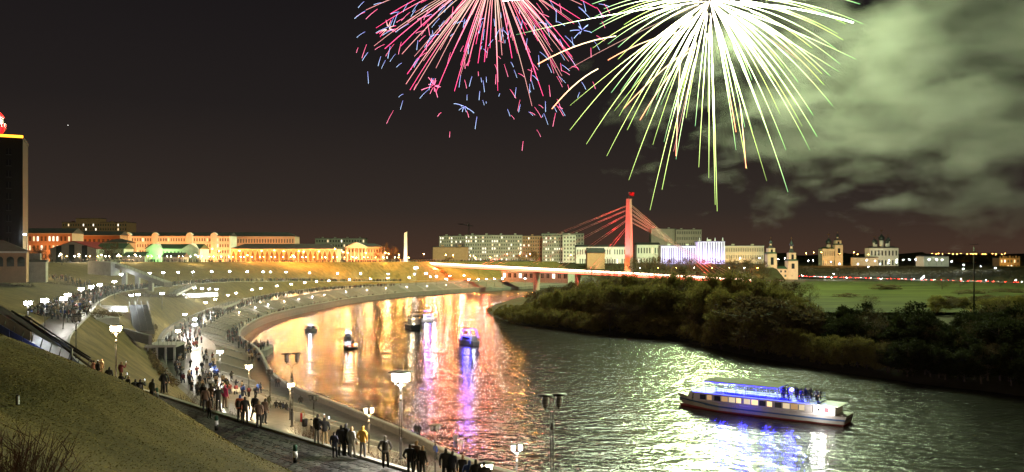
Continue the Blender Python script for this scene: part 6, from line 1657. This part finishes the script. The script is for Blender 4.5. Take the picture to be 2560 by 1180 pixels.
lo = bpy.data.objects.new('flash', lg); COL.objects.link(lo); lo.parent = gw
# red burst
DR = 490
crd = at(1235, -70, DR)
rw = empty('red_firework', tuple(crd), 0, 'red and pink firework burst with small blue comets, left of the green one', 'firework')
RE = [(935,115),(940,70),(975,35),(915,25),(962,122),(1002,115),(1005,135),(1025,225),(1018,185),(1015,210),(1090,230),(1136,228),(1035,225),(1170,165),(1195,158),(1245,205),(1211,155),(1280,145),(1330,265),(1358,240),(1340,185),(1405,205),(1447,175),(1427,122),(1405,190),(1375,80),(1330,60),(1090,170),(1115,60),(1058,65),(1100,125),(1160,130),(1148,100),(1255,138),(1313,88),(1368,100),(1372,25),(1490,20),(1270,60),(1210,70),(1190,110),(1225,120)]
for n, (ex, ey) in enumerate(RE):
    dep = rf.uniform(-40, 40)
    streak(rw, crd, crd, at(ex, ey, DR + dep), 14, .19, rf.uniform(.11, .17), S_red if n % 3 else S_pale, 9, .1)
for n in range(46):
    a = rf.uniform(.05, math.pi - .05); rr = rf.uniform(25, 72)
    E0 = crd + Vector((math.cos(a) * rr, rf.uniform(-50, 50), -math.sin(a) * rr))
    streak(rw, crd, crd, E0, 6, .18, .1, rf.choice([S_red, S_pale]), 6, .1)
for n in range(260):
    a = rf.uniform(.0, math.pi); rr = rf.uniform(120, 440) * rf.uniform(.75, 1)
    x = 1235 + math.cos(a) * rr * .98; y = -60 + math.sin(a) * rr * 1.0
    if y < 0 or x > 1520: continue
    D = DR + rf.uniform(-60, 60); dx = math.cos(a) * rf.uniform(5, 26) + rf.uniform(-12, 12); dy = rf.uniform(4, 34)
    streak(rw, crd, at(x, y, D), at(x + dx, y + dy, D + rf.uniform(-6, 6)), 1.2, .08, .11, rf.choice([S_blue, S_blue, S_blue, S_pink, S_pink]), 5, name='comet')
for cx_, cy_, m, k_ in ((1085,215,S_pink,16),(1455,75,S_blue,10),(970,70,S_red,8),(1160,265,S_blue,8)):
    o = at(cx_, cy_, DR - 30)
    for n in range(k_):
        v = Vector((rf.gauss(0,1), rf.gauss(0,1), rf.gauss(0,1))).normalized() * rf.uniform(3, 8)
        streak(rw, crd, o + v * .2, o + v, 1.0, .14, .12, m, 4, name='comet')
lr = bpy.data.lights.new('flash', 'POINT'); lr.color = (1.0, .5, .4); lr.energy = 700000; lr.shadow_soft_size = 8
lo = bpy.data.objects.new('flash', lr); COL.objects.link(lo); lo.parent = rw

# ------------------------------------------------------------------ smoke drifting right of the burst
M_smoke = bpy.data.materials.new('firework_smoke'); M_smoke.use_nodes = True
N, L = M_smoke.node_tree.nodes, M_smoke.node_tree.links; N.clear()
o = N.new('ShaderNodeOutputMaterial'); pvv = N.new('ShaderNodeVolumeScatter')
pvv.inputs['Color'].default_value = (.48, .49, .44, 1); pvv.inputs['Anisotropy'].default_value = 0.15
tc = N.new('ShaderNodeNewGeometry'); mp = N.new('ShaderNodeMapping'); mp.inputs['Scale'].default_value = (.0155, .0135, .031); mp.inputs['Rotation'].default_value = (0, R(18), 0)
L.new(tc.outputs['Position'], mp.inputs['Vector'])
nz = N.new('ShaderNodeTexNoise'); nz.inputs['Scale'].default_value = 1.0; nz.inputs['Detail'].default_value = 4; nz.inputs['Roughness'].default_value = .52; nz.inputs['Distortion'].default_value = .25
L.new(mp.outputs[0], nz.inputs['Vector'])
# plume mask: ellipsoid drifting away from the burst, soft edge
sb = N.new('ShaderNodeVectorMath'); sb.operation = 'SUBTRACT'; sb.inputs[1].default_value = (372, 720, 188)
dv = N.new('ShaderNodeVectorMath'); dv.operation = 'DIVIDE'; dv.inputs[1].default_value = (335, 165, 184)
le = N.new('ShaderNodeVectorMath'); le.operation = 'LENGTH'
L.new(tc.outputs['Position'], sb.inputs[0]); L.new(sb.outputs[0], dv.inputs[0]); L.new(dv.outputs[0], le.inputs[0])
mr = N.new('ShaderNodeMapRange'); mr.inputs['From Min'].default_value = 0.25; mr.inputs['From Max'].default_value = 1.0; mr.inputs['To Min'].default_value = .12; mr.inputs['To Max'].default_value = -.22; mr.clamp = True
L.new(le.outputs['Value'], mr.inputs['Value'])
ad = N.new('ShaderNodeMath'); ad.operation = 'ADD'; L.new(nz.outputs['Fac'], ad.inputs[0]); L.new(mr.outputs[0], ad.inputs[1])
m2 = N.new('ShaderNodeMapRange'); m2.inputs['From Min'].default_value = .49; m2.inputs['From Max'].default_value = .76; m2.inputs['To Min'].default_value = 0; m2.inputs['To Max'].default_value = .024; m2.clamp = True
L.new(ad.outputs[0], m2.inputs['Value']); L.new(m2.outputs[0], pvv.inputs['Density']); L.new(pvv.outputs[0], o.inputs['Volume'])
sm = MB(); V = []; F = []
sm.lathe([(.05, -1), (.55, -.84), (.87, -.5), (1, 0), (.87, .5), (.55, .84), (.05, 1)], M_smoke, 20, M=Matrix.Translation((372, 720, 188)) @ Matrix.Diagonal((338, 168, 187, 1)))
so = sm.build('smoke_cloud'); tag(so, 'green-lit smoke cloud drifting right of the firework', 'smoke', None, 'stuff')
# bright star low in the left sky
b = MB(); b.lathe([(.02,-1.6),(1.2,-1),(1.6,0),(1.2,1),(.02,1.6)], emit('star_white',(1,.97,.9),3,False), 8)
tag(b.build('star', None, tuple(at(170, 313, 4000))), 'single bright star in the dark sky above the left roofs', 'star')

# ------------------------------------------------------------------ grass blades on the near slope
rg = np.random.default_rng(9); n = 2200000
ii = rg.integers(2, 84, n); jj = rg.uniform(0, 26.9, n); j0 = jj.astype(int); u = (jj - j0)[:, None]; w = rg.uniform(0, 1, n)[:, None]
Pp = (UPROWS[j0, ii] * (1-u) + UPROWS[j0+1, ii] * u) * (1-w) + (UPROWS[j0, ii+1] * (1-u) + UPROWS[j0+1, ii+1] * u) * w
dc = np.hypot(Pp[:,0], Pp[:,1]); keep = (dc > 2.2) & (rg.uniform(0, 1, n) < np.clip((8 / dc) ** 1.4, .05, 1)) & (Pp[:,1] > 1)
Pp = Pp[keep]; n = len(Pp)
dist = np.hypot(Pp[:,0], Pp[:,1])[:, None]
a = rg.uniform(0, 6.28, n); wd = (.010 + dist[:, 0] * .0006); hh = rg.uniform(.005, .016, n) * (1 + dist[:, 0] * .01)
tx_ = np.stack([np.cos(a) * wd, np.sin(a) * wd, np.zeros(n)], 1); tip = np.stack([rg.normal(0, .03, n), rg.normal(0, .03, n), hh], 1)
V = np.concatenate([Pp + tx_, Pp - tx_, Pp + tip]); 
me = bpy.data.meshes.new('grass_blades'); me.from_pydata(V.tolist(), [], [(k, n + k, 2*n + k) for k in range(n)]); me.materials.append(mat('grass_blade', (.20,.16,.045), .9, .35, .5, col2=(.36,.25,.085), aniso=(.16, 1, 1), arot=R(-136), spec=.1)); me.polygons.foreach_set('use_smooth', [True] * n)
me.normals_split_custom_set_from_vertices(np.tile(np.array([.25, .26, .93]), (3 * n, 1)).tolist()); me.update()
tag(link_mesh('grass_blades', me), 'short autumn grass on the near slope', 'grass', None, 'stuff')


# thin smoke hanging over the crowd on the left terrace and promenade
M_drift = bpy.data.materials.new('drifting_smoke'); M_drift.use_nodes = True
N, L = M_drift.node_tree.nodes, M_drift.node_tree.links; N.clear()
o = N.new('ShaderNodeOutputMaterial'); vsc = N.new('ShaderNodeVolumeScatter'); vsc.inputs['Color'].default_value = (.9, .92, .95, 1)
tc = N.new('ShaderNodeTexCoord'); le = N.new('ShaderNodeVectorMath'); le.operation = 'LENGTH'
L.new(tc.outputs['Object'], le.inputs[0])
mr = N.new('ShaderNodeMapRange'); mr.inputs['From Min'].default_value = 1.0; mr.inputs['From Max'].default_value = .25; mr.inputs['To Min'].default_value = 0; mr.inputs['To Max'].default_value = .0013; mr.clamp = True
L.new(le.outputs['Value'], mr.inputs['Value']); L.new(mr.outputs[0], vsc.inputs['Density']); L.new(vsc.outputs[0], o.inputs['Volume'])
sm = MB(); sm.lathe([(.05, -1), (.55, -.84), (.87, -.5), (1, 0), (.87, .5), (.55, .84), (.05, 1)], M_drift, 20)
so = sm.build('drifting_smoke'); so.location = (-92, 205, 14); so.scale = (62, 120, 17); so.rotation_euler = (0, 0, R(12))
tag(so, 'thin pale smoke hanging over the crowd on the left terrace', 'smoke', None, 'stuff')
